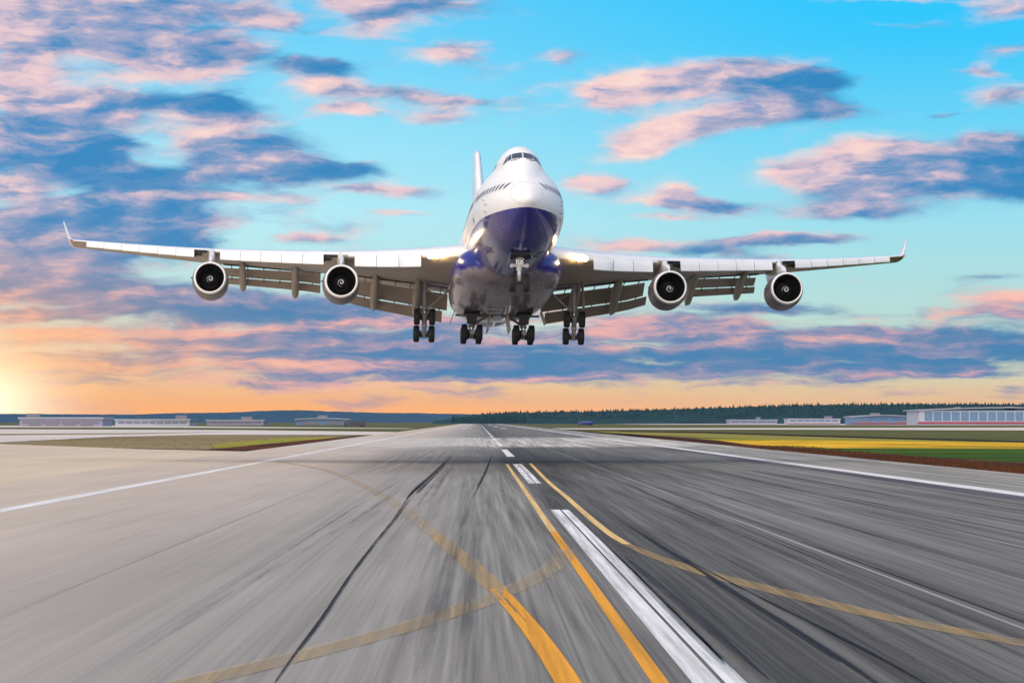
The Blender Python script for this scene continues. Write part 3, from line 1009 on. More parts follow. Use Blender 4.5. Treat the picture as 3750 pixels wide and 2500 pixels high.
def hall(name, px, base, wpx, hpx, wall, label, nwin=8, fascia=None, curved=False, depth=70, win=(.35, .75), cat='building', doors=0, pane=None):
    p = G(px, base)
    D = p.y
    k = D / 8000
    W, H = wpx * k, hpx * k
    r = bpy.data.objects.new(name, None)
    COL.objects.link(r)
    r.location = (p.x, D, 0)
    tag(r, label, cat)
    w = MB().box((0, depth / 2, H * .45), (W, depth, H * .9 + .4)).build('wall', wall, r, smooth=False)
    mb = MB()
    if curved:
        rings = []
        for i in range(13):
            t = i / 12
            x = -W * .52 + W * 1.04 * t
            z = H * .9 + H * .18 * sin(pi * t)
            rings.append([(x, -2.5, z), (x, depth + 2, z), (x, depth + 2, z + .8), (x, -2.5, z + .8)])
        mb.loft(rings)
    else:
        mb.box((0, depth / 2, H * .9 + .7), (W + 2, depth + 2, 1.0))
    mb.build('roof', M_ROOFG, r, smooth=False)
    for i in range(nwin):
        x = -W * .47 + W * .94 * (i + .5) / nwin
        f = MB().box((x, -.12, H * (win[0] + win[1]) / 2), (W * .94 / nwin * .86, .2, H * (win[1] - win[0]))).build('window', pane or M_PANE, w, smooth=False)
    if fascia:
        MB().box((0, -.4, H * .13), (W * 1.01, .7, H * .13)).build('fascia', fascia, r, smooth=False)
    for i in range(doors):
        x = -W * .42 + W * .84 * (i + .5) / doors
        MB().box((x, -.15, H * .28), (W * .84 / doors * .7, .25, H * .54)).build('door', M_DOORG, r, smooth=False)
    for i in range(max(1, int(W / 45))):
        MB().box((-W * .4 + W * .8 * random.random(), depth * .45, H * .9 + 2.6), (random.uniform(5, 11), 8, random.uniform(2.0, 3.6))).build('roof_plant', M_DOORG, r, smooth=False)
    return r


hall('terminal_building', 2310, 975.5, 400, 36, M_WALLW, 'long white terminal with blue glass front below the right end of the ridge', 18, M_REDF, True, 90, (.26, .84))
hall('hangar', 2030, 975.0, 150, 19, M_WALLB, 'low blue-clad hangar directly to the left of the long terminal', 5, M_REDF, True, 60, (.60, .75), 'hangar', 3)
hall('cargo_shed', 1870, 974.0, 120, 12, M_WALLW, 'low white cargo shed in front of the middle of the wooded ridge', 7, M_REDF, False, 50, (.55, .78))
hall('cargo_shed', 1730, 973.5, 110, 9, M_WALLG, 'small grey shed farthest left of those below the wooded ridge', 5, None, False, 50, (.45, .75))
hall('warehouse', 350, 977.5, 170, 13, M_WALLW, 'white flat-roofed warehouse in front of the gap in the left hills', 9, None, False, 60, (.4, .7), pane=M_PANEL)
hall('warehouse', 140, 978.5, 190, 18, M_WALLG, 'long pale grey warehouse nearest the left edge of the picture', 8, None, False, 60, (.35, .65), 'building', 4, M_PANEL)
hall('warehouse', 540, 976.0, 130, 10, M_WALLG, 'low grey warehouse below the left slope of the blue hill', 6, None, False, 60, (.4, .75), pane=M_PANEL)
hall('hangar', 740, 975.5, 120, 13, M_WALLB, 'blue barrel-roofed hangar below the crest of the blue hill', 4, None, True, 60, (.62, .78), 'hangar', 2)


# ---- vehicles on the far taxiways
M_BLUEP = pmat('blue_vehicle_paint', (.015, .03, .22), .3, coat=.4)
M_DKBLUE = pmat('dark_vehicle_paint', (.012, .014, .05), .35, coat=.4)
M_SILVER = pmat('silver_tank', (.5, .5, .54), .3, metal=.6)


def truck(name, px, base, paint, label, cat, tank, L=11.0, heading=0.0):
    p = G(px, base)
    r = bpy.data.objects.new(name, None)
    COL.objects.link(r)
    r.location = (p.x, p.y, 0)
    r.rotation_euler = (0, 0, heading)
    tag(r, label, cat)
    MB().box((0, 0, .85), (L, 2.2, .35)).build('chassis', M_DARKM, r, smooth=False)
    cab = MB()
    cab.add([(-L / 2, -1.2, .9), (-L / 2 + 2.2, -1.2, .9), (-L / 2 + 2.2, -1.2, 3.1), (-L / 2 + .55, -1.2, 3.1), (-L / 2, -1.2, 2.0),
             (-L / 2, 1.2, .9), (-L / 2 + 2.2, 1.2, .9), (-L / 2 + 2.2, 1.2, 3.1), (-L / 2 + .55, 1.2, 3.1), (-L / 2, 1.2, 2.0)],
            [(0, 1, 2, 3, 4), (9, 8, 7, 6, 5), (0, 5, 6, 1), (1, 6, 7, 2), (2, 7, 8, 3), (3, 8, 9, 4), (4, 9, 5, 0)])
    c = cab.build('cab', paint, r, smooth=False, bevel=.06)
    MB().box((-L / 2 + 1.25, -1.22, 2.45), (1.2, .06, .8)).build('window', M_GLASS, c, smooth=False)
    if tank:
        rings = [superellipse(0, 0, 2.15, 1.2 * f, 1.15 * f, 24, 2.3) for f in (.8, 1, 1, .8)]
        rings = [[(xx, p_[0], p_[2]) for p_ in rg] for xx, rg in zip((-L / 2 + 2.6, -L / 2 + 2.9, L / 2 - .3, L / 2), rings)]
        MB().loft(rings).build('tank', paint, r, sharp=50)
    else:
        MB().box((1.2, 0, 2.2), (L - 2.8, 2.4, 2.5)).build('cargo_box', paint, r, smooth=False, bevel=.08)
    for x in (-L / 2 + 1.1, L / 2 - 3.0, L / 2 - 1.6):
        for y in (-1.05, 1.05):
            MB().lathe([(-.16, .2), (-.16, .52), (.16, .52), (.16, .2)], (0, 0, 0), 20, 'x', caps=True).build('wheel', M_RUBBER, r).matrix_local = Matrix.Translation((x, y, .52)) @ Matrix.Rotation(pi / 2, 4, 'Z')
    return r


truck('fuel_truck', 1345, 977.5, M_BLUEP, 'blue tank truck on the far taxiway to the right of the runway end', 'truck', True)
truck('box_truck', 815, 980.5, M_DKBLUE, 'dark blue box truck on the grass strip to the left of the runway end', 'truck', False, 12)


# ---- the air: a thin blue haze that the far hills fade into
def build_haze():
    m = bpy.data.materials.new('haze_air')
    m.use_nodes = True
    t = m.node_tree
    t.nodes.clear()
    pv = t.nodes.new('ShaderNodeVolumePrincipled')
    pv.inputs['Color'].default_value = (.28, .55, 1.0, 1)
    pv.inputs['Density'].default_value = 1.3e-5
    pv.inputs['Anisotropy'].default_value = 0.0
    o = t.nodes.new('ShaderNodeOutputMaterial')
    t.links.new(pv.outputs[0], o.inputs['Volume'])
    mb = MB().box((0, 8000, 49.5), (24000, 17400, 101))
    h = mb.build('haze', m, None, smooth=False)
    h['kind'] = 'stuff'


build_haze()


# ================================================================ AIRLINER
# airframe axes: x = span (towards the right of the photograph), y = metres aft of the nose, z = up
jet = bpy.data.objects.new('airliner', None)
COL.objects.link(jet)
jet.location = (3.2008, 224.6963, 17.9011)
jet.rotation_euler = (radians(-5.2892), radians(0.9153), radians(2.8483))
tag(jet, 'white four-engined jumbo jet with navy belly, wheels and flaps down, landing above the runway', 'airliner')

BOT = [(0, -.55), (.12, -.82), (.4, -1.08), (1, -1.50), (2, -2.02), (3, -2.40), (4.5, -2.78), (6, -3.02), (8, -3.2), (10, -3.25), (46, -3.25), (50, -2.9), (56, -1.65), (62, -.15), (67, 1.15), (69, 1.75)]
TOPM = [(0, -.55), (.12, -.25), (.4, .02), (1, .42), (2, .95), (3, 1.40), (4.5, 1.98), (6, 2.42), (8, 2.86), (10, 3.1), (12, 3.22), (14, 3.25), (52, 3.25), (60, 3.05), (66, 2.6), (69, 2.1)]
HWM = [(0, 0.0), (.12, .32), (.4, .60), (1, 1.03), (2, 1.56), (3, 1.97), (4.5, 2.42), (6, 2.74), (8, 2.94), (10, 3.07), (12, 3.13), (14, 3.15), (48, 3.15), (54, 2.8), (60, 2.0), (66, .9), (69, .18)]
TOPU = [(0, -.7), (1, .3), (2, .95), (3, 1.62), (4, 2.30), (4.8, 2.82), (5.5, 3.24), (6.3, 3.66), (7.2, 3.98), (8.5, 4.36), (10, 4.56), (12, 4.66), (27, 4.66), (30, 4.35), (33, 3.75), (36, 3.0), (69, 1.0)]
AU = [(0, .1), (1, .35), (2, .75), (3, 1.05), (4, 1.22), (4.8, 1.33), (5.5, 1.42), (6.3, 1.50), (8, 1.62), (10, 1.72), (12, 1.78), (27, 1.78), (36, 1.5), (69, .1)]
BU = [(0, .3), (2, 1.2), (4, 1.7), (8, 2.3), (12, 2.5), (69, 2.5)]


def fus_z(s):
    top = max(spline_table(TOPM, s), spline_table(TOPU, s))
    return spline_table(BOT, s), top


def fus_hw(s, z):
    b, tm = spline_table(BOT, s), spline_table(TOPM, s)
    hm = spline_table(HWM, s)
    zc, hb = (b + tm) / 2, (tm - b) / 2
    k = 1 - ((z - zc) / hb) ** 2 if hb > 1e-6 else 0
    w1 = hm * sqrt(k) if k > 0 else 0.0
    tu, au, bu = spline_table(TOPU, s), spline_table(AU, s), spline_table(BU, s)
    zu = tu - bu
    k = 1 - ((z - zu) / bu) ** 2
    w2 = au * sqrt(k) if (k > 0 and s < 37) else 0.0
    return (w1 ** 5 + w2 ** 5) ** 0.2


def fus_s(x, z):
    """distance aft at which the skin passes through (x, z), seen from ahead"""
    lo, hi = 0.0, 14.0
    for _ in range(40):
        m = (lo + hi) / 2
        b, t = fus_z(m)
        if b < z < t and fus_hw(m, z) >= abs(x):
            hi = m
        else:
            lo = m
    return hi


def front_patch(mb, poly, nu=6, nv=6, off=0.012, mi=0):
    """a four-cornered pane (x, z corners as seen from ahead) laid on the nose skin"""
    (a, b, c, d) = [Vector((p[0], p[1])) for p in poly]
    vs = []
    for i in range(nu + 1):
        for j in range(nv + 1):
            u, v = i / nu, j / nv
            p = (a * (1 - u) + b * u) * (1 - v) + (d * (1 - u) + c * u) * v
            s = fus_s(p.x, p.y)
            e = .02
            dsx = (fus_s(p.x + e, p.y) - fus_s(p.x - e, p.y)) / (2 * e)
            dsz = (fus_s(p.x, p.y + e) - fus_s(p.x, p.y - e)) / (2 * e)
            n = Vector((dsx, -1, dsz)).normalized()
            vs.append(Vector((p.x, s, p.y)) + n * off)
    fs = [(i * (nv + 1) + j, i * (nv + 1) + j + 1, (i + 1) * (nv + 1) + j + 1, (i + 1) * (nv + 1) + j) for i in range(nu) for j in range(nv)]
    mb.add(vs, fs, mi)


def side_pt(s, z, side, off):
    w = fus_hw(s, z)
    e = .03
    ds = (fus_hw(s + e, z) - fus_hw(s - e, z)) / (2 * e)
    dz = (fus_hw(s, z + e) - fus_hw(s, z - e)) / (2 * e)
    n = Vector((1, -ds, -dz)).normalized()
    p = Vector((w, s, z)) + n * off
    return Vector((p.x * side, p.y, p.z))


def side_patch(mb, s0, s1, z0, z1, side, off=0.01, ns=3, nz=6, mi=0):
    vs = [side_pt(s0 + (s1 - s0) * i / ns, z0 + (z1 - z0) * j / nz, side, off) for i in range(ns + 1) for j in range(nz + 1)]
    fs = [(i * (nz + 1) + j, i * (nz + 1) + j + 1, (i + 1) * (nz + 1) + j + 1, (i + 1) * (nz + 1) + j) for i in range(ns) for j in range(nz)]
    mb.add(vs, fs, mi)


def build_fuselage():
    ss = [0.004, .03, .08, .15, .25, .4, .6, .85, 1.15, 1.5, 1.9, 2.35, 2.85, 3.4] + [3.8 + .4 * i for i in range(20)]
    s = ss[-1]
    while s < 68:
        s += 1.3
        ss.append(min(s, 68.9))
    rings = []
    nz = 40
    for s in ss:
        b, t = fus_z(s)
        right = []
        for j in range(nz + 1):
            z = b + (t - b) * (1 - cos(pi * j / nz)) / 2
            right.append((fus_hw(s, z) if 0 < j < nz else 0.0, s, z))
        left = [(-p[0], p[1], p[2]) for p in right[-2:0:-1]]
        rings.append(right + left)
    mb = MB().loft(rings)
    fus = mb.build('fuselage', M_BODY, jet, sharp=50)
    # radome joint
    sm = MB()
    pts = []
    for k in range(57):
        a = 2 * pi * k / 56
        x, z = 1.06 * cos(a), .02 + .86 * sin(a)
        pts.append((x, fus_s(x, z) - .004, z))
    sm.path(pts, .006, 6)
    sm.build('radome_seam', M_SEAM, fus)
    # flight deck windows
    panes = [[(.05, 3.03), (.70, 2.985), (.665, 3.43), (.05, 3.50)],
             [(.755, 2.965), (.985, 2.86), (.87, 3.34), (.715, 3.42)],
             [(1.03, 2.835), (1.27, 2.70), (1.02, 3.22), (.91, 3.315)]]
    for sd in (-1, 1):
        for k, pl in enumerate(panes):
            cx = sum(p[0] for p in pl) / 4
            cz = sum(p[1] for p in pl) / 4
            big = [((p[0] - cx) * 1.09 + cx, (p[1] - cz) * 1.12 + cz) for p in pl]
            mb = MB()
            front_patch(mb, [(p[0] * sd, p[1]) for p in big], off=.008, mi=0)
            front_patch(mb, [(p[0] * sd, p[1]) for p in pl], off=.020, mi=1)
            mb.build('cockpit_window', [M_FRAME, M_GLASS], fus)
        mb = MB()
        a = (.50 * sd, fus_s(.5, 2.86) - .05, 2.87)
        mb.tube(a, (.22 * sd, fus_s(.22, 2.93) - .06, 2.95), .014, n=6)
        mb.tube(a, (.80 * sd, fus_s(.8, 2.84) - .06, 2.85), .018, n=6)
        mb.tube(a, (.5 * sd, fus_s(.5, 2.80), 2.80), .03, n=6)
        mb.build('windscreen_wiper', M_BLACK, fus)
    # cabin windows
    skip = [(8.7, 10.2), (18.2, 19.6)]
    for sd in (-1, 1):
        s = 2.45
        k = 0
        while s < 23:
            if not any(a < s < b for a, b in skip):
                mb = MB()
                for (w, h, off, mi) in ((.165, .26, .008, 0), (.09, .185, .015, 1)):
                    ring = []
                    for q in range(12):
                        a = 2 * pi * q / 12
                        ex = lambda c: (abs(c) ** .62) * (1 if c >= 0 else -1)
                        ring.append(side_pt(s + w * ex(cos(a)), .70 + h * ex(sin(a)), sd, off))
                    mb.add(ring + [side_pt(s, .70, sd, off)], [(q, (q + 1) % 12, 12) for q in range(12)], mi)
                mb.build('cabin_window', [M_FRAME, M_GLASS], fus)
            s += .508
        s = 9.6
        while s < 20:
            mb = MB()
            for (w, h, off, mi) in ((.15, .22, .008, 0), (.10, .16, .015, 1)):
                ring = [side_pt(s + w * cos(2 * pi * q / 10), 3.15 + h * sin(2 * pi * q / 10), sd, off) for q in range(10)]
                mb.add(ring + [side_pt(s, 3.15, sd, off)], [(q, (q + 1) % 10, 10) for q in range(10)], mi)
            mb.build('cabin_window', [M_FRAME, M_GLASS], fus)
            s += .62
        for s0 in (8.95, 18.4):
            mb = MB()
            e = .035
            z0, z1, s1 = -.75, 1.25, s0 + 1.05
            side_patch(mb, s0, s0 + e, z0, z1, sd, .012, 1, 8, 0)
            side_patch(mb, s1 - e, s1, z0, z1, sd, .012, 1, 8, 0)
            side_patch(mb, s0, s1, z1 - e, z1, sd, .013, 4, 1, 0)
            side_patch(mb, s0, s1, z0, z0 + e, sd, .013, 4, 1, 0)
            side_patch(mb, s0 + .3, s1 - .3, z0 + .10, z0 + .34, sd, .012, 2, 2, 0)
            side_patch(mb, s0 + .4, s1 - .4, .62, .98, sd, .012, 2, 2, 1)
            mb.build('door', [M_SEAM, M_GLASS], fus)
        # air data probes on the nose
        for (s, z) in ((4.6, -.25), (4.7, -.72), (5.2, .12)):
            p = side_pt(s, z, sd, 0)
            q = side_pt(s, z, sd, .13)
            mb = MB().tube(p, q, .022, .016, 6).tube(q, q + Vector((0, -.26, 0)), .018, .012, 6)
            mb.build('air_data_probe', M_BLACK, fus)
    return fus


def build_belly_fairing():
    tab = [(17.2, 1.9, -2.3, .75), (18.2, 2.9, -2.25, 1.12), (19.4, 3.5, -2.15, 1.42), (20.8, 3.80, -2.1, 1.60), (23, 3.92, -2.15, 1.70), (27, 3.88, -2.25, 1.70), (31, 3.78, -2.35, 1.62),
           (34, 3.62, -2.45, 1.52), (37, 3.42, -2.5, 1.40), (40, 3.0, -2.5, 1.18), (43, 2.2, -2.55, .82), (45, 1.0, -2.75, .42)]
    rings = []
    tabs = [[(r[0], r[i]) for r in tab] for i in (1, 2, 3)]
    s = 17.2
    while s <= 45.01:
        rings.append(superellipse(0, s, spline_table(tabs[1], s), spline_table(tabs[0], s), spline_table(tabs[2], s), 56, 2.5))
        s += .6
    f = MB().loft(rings).build('belly_fairing', M_FAIRING, jet, sharp=60)
    # air inlets: dark triangular openings on the underside of the nose of the fairing
    for (x, s, w) in ((-2.35, 20.4, .42), (-1.55, 19.9, .46), (1.9, 20.1, .46), (2.9, 20.9, .42)):
        mb = MB()
        z = -3.35 if abs(x) < 2 else -3.05
        a, b, c = Vector((x - w / 2, s, z + .06)), Vector((x + w / 2, s, z + .06)), Vector((x + .12, s - .15, z + .62))
        d = Vector((0, -.35, -.12))
        vs = [a + d, b + d, c + d, a - d, b - d, c - d]
        mb.add(vs, [(0, 1, 2), (5, 4, 3), (0, 3, 4, 1), (1, 4, 5, 2), (2, 5, 3, 0)])
        mb.build('air_inlet', M_BLACK, f, smooth=False)
    for (x, s_) in ((-1.92, 32.9), (1.92, 32.9)):
        m = MB()
        m.box((x, s_, -3.62), (1.15, 3.0, .62))
        m.build('wheel_bay', M_BLACK, f, smooth=False)
    # wheel bay door joints under the belly
    zb = -3.885
    for (x, s, sx, sy) in ((.30, 31.0, .10, 4.6), (-.42, 29.0, 1.35, .12), (-.42, 33.2, 1.35, .12), (-.42, 31.2, .9, .10)):
        MB().box((x, s, zb - .09), (sx, sy, .06)).build('belly_door_strip', M_GREYPAINT, f, smooth=False)
    for (x, lean) in ((-.55, -.12), (.62, .14)):
        m = MB()
        m.box((x + lean, 33.4, -4.55), (.07, 3.0, 1.35), rot=Matrix.Rotation(-lean * 1.1, 3, 'Y'))
        m.build('wheel_bay_door', M_UNDER, f, smooth=False, bevel=.02)
    for x in (-3.35, 3.35):
        m = MB()
        m.box((x, 33.4, -4.15), (.06, 1.6, .95), rot=Matrix.Rotation(.35 if x < 0 else -.35, 3, 'Y'))
        m.build('wheel_bay_door', M_UNDER, f, smooth=False, bevel=.02)
    return f


# ---- wing
LE_Z = [(2.6, -1.42), (7, -1.12), (11.7, -.62), (16.5, .02), (21.2, .70), (26.5, 1.62), (32.35, 2.72)]
TE_Z = [(2.6, -1.75), (7, -1.12), (11.7, -.52), (21.2, .80), (32.35, 2.72)]
THK = [(2.6, .125), (11.7, .100), (21.2, .085), (32.35, .075)]


def le_s(y): return 19.6 + (y - 3.25) * .882
def te_s(y): return 36.8 + (y - 3.25) * .166 if y < 11.7 else 38.2 + (y - 11.7) * .522


def airfoil(y, cut, n=22):
    s0, s1 = le_s(y), te_s(y)
    z0, z1 = spline_table(LE_Z, y), spline_table(TE_Z, y)
    t = lerp_table(THK, y)
    c = s1 - s0
    up, lo = [], []
    for i in range(n + 1):
        x = cut * (1 - cos(pi * i / n)) / 2
        yt = 5 * t * (.2969 * sqrt(x) - .126 * x - .3516 * x * x + .2843 * x ** 3 - .1036 * x ** 4)
        cam_ = .012 * 4 * x * (1 - x)
        s = s0 + c * x
        zz = z0 + (z1 - z0) * x
        up.append((y, s, zz + (cam_ + yt) * c))
        lo.append((y, s, zz + (cam_ - yt) * c))
    return up[::-1] + lo[1:]


def low_z(y, s):
    """underside of the wing at span y, s metres aft"""
    s0, s1 = le_s(y), te_s(y)
    x = min(max((s - s0) / (s1 - s0), 0.0), 1.0)
    t = lerp_table(THK, y)
    yt = 5 * t * (.2969 * sqrt(x) - .126 * x - .3516 * x * x + .2843 * x ** 3 - .1036 * x ** 4)
    z0, z1 = spline_table(LE_Z, y), spline_table(TE_Z, y)
    return z0 + (z1 - z0) * x + (.012 * 4 * x * (1 - x) - yt) * (s1 - s0)


FL_TOPZ = [(4.5, -1.80), (10, -.90), (13.5, -.22), (19, .36)]
FL_MIDZ = [(4.5, -2.82), (10, -1.86), (13.5, -.82), (19, -.13)]
FL_AFTZ = [(4.5, -3.66), (10, -2.56), (13.5, -1.42), (19, -.64)]


def flap_chain(y):
    inb = y < 12.3
    te = te_s(y)
    k = 1.0 if inb else .78
    return [(te + .65 * k, lin_table(FL_TOPZ, y)), (te + 2.25 * k, lin_table(FL_MIDZ, y)), (te + 3.15 * k, lin_table(FL_AFTZ, y))]


def strip(mb, f0, f1, th, flip=1, mi=0, nspan=6, y0=0, y1=1, sd=1):
    """thin lifting panel between two (s, z) lines given as functions of span"""
    rings = []
    for i in range(nspan + 1):
        y = y0 + (y1 - y0) * i / nspan
        (sa, za), (sb, zb) = f0(y), f1(y)
        d = Vector((0, sb - sa, zb - za))
        nrm = Vector((0, -d.z, d.y)).normalized()
        ring_u, ring_l = [], []
        for x in (0, .04, .14, .35, .65, 1.0):
            tk = th * (2.9 * sqrt(x) * (1 - x) * .55 + .02) + .006
            p = Vector((y, sa, za)) + d * x + nrm * (.05 * th * sin(pi * x))
            ring_u.append(p + nrm * tk)
            ring_l.append(p - nrm * tk * .35)
        rg = ring_u[::-1] + ring_l
        rings.append([(p.x * sd, p.y, p.z) for p in rg])
    mb.loft(rings, mi)


def build_wing(sd):
    st = [(2.4, .88), (3.6, .88), (5, .88), (7, .88), (9.3, .88), (11.6, .88), (11.62, 1), (13.06, 1), (13.08, .86), (15, .86), (17, .86), (19, .86), (20.55, .86), (20.57, 1), (23, 1), (26, 1), (29, 1), (31.5, 1), (32.35, 1)]
    rings = [[(p[0] * sd, p[1], p[2]) for p in airfoil(y, c)] for (y, c) in st]
    n = 22
    mb = MB()
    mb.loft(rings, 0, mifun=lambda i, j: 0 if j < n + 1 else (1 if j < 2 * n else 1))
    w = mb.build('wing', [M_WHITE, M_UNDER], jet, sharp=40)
    # winglet
    rings = []
    for (t, c, th) in ((0, 3.4, .46), (.15, 2.9, .38), (.5, 2.0, .26), (1, .9, .13)):
        s0 = le_s(32.35) + .35 + 2.25 * t
        yy = 32.33 + .10 * min(t * 4, 1) + .68 * t
        z0 = 2.72 + 1.80 * t + (.0 if t == 0 else .05)
        rg = []
        for k in range(16):
            a = 2 * pi * k / 16
            rg.append(((yy + th / 2 * sin(a)) * sd, s0 + c / 2 - c / 2 * cos(a), z0))
        rings.append(rg)
    MB().loft(rings).build('winglet', M_WHITE, w, sharp=60)
    # navigation lamp at the tip
    mb = MB()
    mb.path([((32.2) * sd, le_s(32.2) - .06, 2.68), ((32.35) * sd, le_s(32.35) - .02, 2.72), ((32.47) * sd, le_s(32) + .3, 2.74)], [.04, .07, .03], 8)
    mb.build('navigation_lamp', M_RED, w)

    # leading-edge flaps: each panel on its own, hung forward and down from the leading edge
    def krueger(y0, y1, cz, cs):
        mb = MB()
        rings = []
        for i in range(4):
            y = y0 + (y1 - y0) * i / 3
            z0 = spline_table(LE_Z, y) + .03
            s0 = le_s(y)
            prof = [(.10, .06), (-.10, .015), (-.55 * cs, -.20 * cz), (-.86 * cs, -.55 * cz), (-cs, -cz), (-cs + .05, -cz - .035), (-.78 * cs, -.60 * cz), (-.45 * cs, -.30 * cz), (.10, -.06)]
            rings.append([(y * sd, s0 + a, z0 + b) for a, b in prof])
        mb.loft(rings)
        mb.build('leading_edge_flap', M_WHITE, w, sharp=50)

    def row(y0, y1, n, c0, c1):
        g = .016
        for k in range(n):
            a = y0 + (y1 - y0) * k / n + g
            b = y0 + (y1 - y0) * (k + 1) / n - g
            f = (k + .5) / n
            cz = c0 + (c1 - c0) * f
            krueger(a, b, cz, cz * .72)
    row(6.1, 10.75, 3, .92, .90)
    row(12.95, 20.6, 5, .78, .70)
    row(22.55, 31.05, 6, .60, .44)
    # dark bay where the panels stop short of the pylons
    for (a, b, dz) in ((11.2, 12.92, .0), (21.0, 22.52, .0)):
        mb = MB()
        rings = []
        for i in range(4):
            y = a + (b - a) * i / 3
            z0, s0 = spline_table(LE_Z, y), le_s(y)
            prof = [(-.012, .05), (-.03, -.05), (.25, -.23), (.8, -.38), (.8, -.33), (.25, -.17)]
            rings.append([(y * sd, s0 + p, z0 + q) for p, q in prof])
        mb.loft(rings)
        mb.build('slat_bay', M_UNDER, w)
        mb = MB()
        for (ya, yb, h) in ((b - .95, b - .5, .10), (b - .5, b - .12, .26), (b - .12, b + .03, .36)):
            rr = []
            for y in (ya, yb):
                z0, s0 = spline_table(LE_Z, y), le_s(y)
                rr.append([(y * sd, s0 - .05, z0 + .03), (y * sd, s0 - .05, z0 - h), (y * sd, s0 + .30, z0 - h - .1), (y * sd, s0 + .3, z0 + .03)])
            mb.loft(rr)
        mb.build('slat_bay_opening', M_BLACK, w, smooth=False)

    # slotted flaps
    for (y0, y1) in ((3.55, 11.45), (13.1, 20.5)):
        k = 1.0 if y0 < 10 else .75
        mb = MB()
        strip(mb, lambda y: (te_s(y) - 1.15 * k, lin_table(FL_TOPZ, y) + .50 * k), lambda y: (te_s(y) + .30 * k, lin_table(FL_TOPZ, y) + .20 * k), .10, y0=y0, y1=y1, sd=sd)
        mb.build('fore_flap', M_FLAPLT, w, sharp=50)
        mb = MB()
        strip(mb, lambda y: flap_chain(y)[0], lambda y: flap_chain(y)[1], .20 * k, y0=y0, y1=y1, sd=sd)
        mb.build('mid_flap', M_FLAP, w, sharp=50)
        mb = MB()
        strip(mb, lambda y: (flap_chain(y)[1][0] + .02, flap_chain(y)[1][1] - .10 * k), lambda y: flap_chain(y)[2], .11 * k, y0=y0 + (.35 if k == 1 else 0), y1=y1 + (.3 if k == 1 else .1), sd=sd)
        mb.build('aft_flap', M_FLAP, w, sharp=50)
        nb = 7 if k == 1 else 6
        for i in range(nb):
            y = y0 + (y1 - y0) * (i + .5) / nb
            (sa, za), (sb, zb), _ = flap_chain(y)
            mb = MB()
            zl = low_z(y, te_s(y) - 1.6)
            mb.tube((y * sd, te_s(y) - 1.7 * k, zl + .05), (y * sd, sa + .35, za - .02), .045, .035, 6)
            mb.build('flap_bracket', M_DARKM, w)
            mb = MB()
            mb.tube((y * sd, sb - .15, zb + .08), (y * sd, sb + .2, zb - .22), .035, n=6)
            mb.build('flap_bracket', M_DARKM, w)
        # hinge rod along the shroud edge
        mb = MB()
        pts = [(y * sd, te_s(y) - 1.75 * k, low_z(y, te_s(y) - 1.75 * k) - .05) for y in [y0 + (y1 - y0) * i / 8 for i in range(9)]]
        mb.path(pts, .05, 6)
        mb.build('shroud_edge', M_DARKM, w)

    # flap track fairings, drooped with the flaps
    for (y, w0, s_end, z_end) in ((5.9, .70, 40.6, -3.35), (9.05, .66, 41.2, -2.85), (15.0, .58, 42.9, -1.80), (19.0, .54, 44.8, -1.08)):
        te = te_s(y)
        zl = low_z(y, te - 4)
        pts = [(te - 5.6, zl + .05, .05, .05), (te - 4.6, zl - .10, .55, .35), (te - 3, zl - .28, .9, .62), (te - 1.2, zl - .52, 1.0, .78), (te + .4, (zl - .52) * .55 + z_end * .45, 1.0, .86), (te + 1.6, (zl - .52) * .3 + z_end * .7, .88, .78),
               (s_end - .7, z_end + .28, .55, .50), (s_end - .2, z_end + .08, .25, .22), (s_end, z_end, .04, .04)]
        rings = []
        tabs = [[(p[0], p[i]) for p in pts] for i in (1, 2, 3)]
        nn = 26
        for i in range(nn + 1):
            s = pts[0][0] + (pts[-1][0] - pts[0][0]) * (1 - cos(pi * i / nn)) / 2
            z, a, h = (spline_table(t, s) for t in tabs)
            rings.append([(p[0] * sd, p[1], p[2]) for p in superellipse(y, s, z, w0 / 2 * a, h * w0 * .95, 20, 2.2)])
        MB().loft(rings).build('flap_track_fairing', M_UNDER, w, sharp=60)

    # landing lamps in the wing root
    for k, y in enumerate((4.95, 5.50)):
        s0, z0 = le_s(y), spline_table(LE_Z, y)
        n_ = Vector((-.10 * sd, -1, -.18)).normalized()
        c = Vector((y * sd, s0 + .02, z0 - .06))
        mb = MB()
        mb.tube(c - n_ * .15, c + n_ * .06, .24, .25, 20, 0)
        mb.tube(c + n_ * .055, c + n_ * .10, .21, .17, 20, 1)
        mb.build('landing_lamp', [M_METAL, M_LAMP], w)
        # the lamp's own light
        ld = bpy.data.lights.new('landing_lamp_light', 'POINT')
        ld.energy = 100
        ld.color = (1.0, .60, .22)
        ld.shadow_soft_size = .16
        lo = bpy.data.objects.new('landing_lamp_light', ld)
        COL.objects.link(lo)
        lo.parent = w
        lo.location = c + n_ * .42
    return w


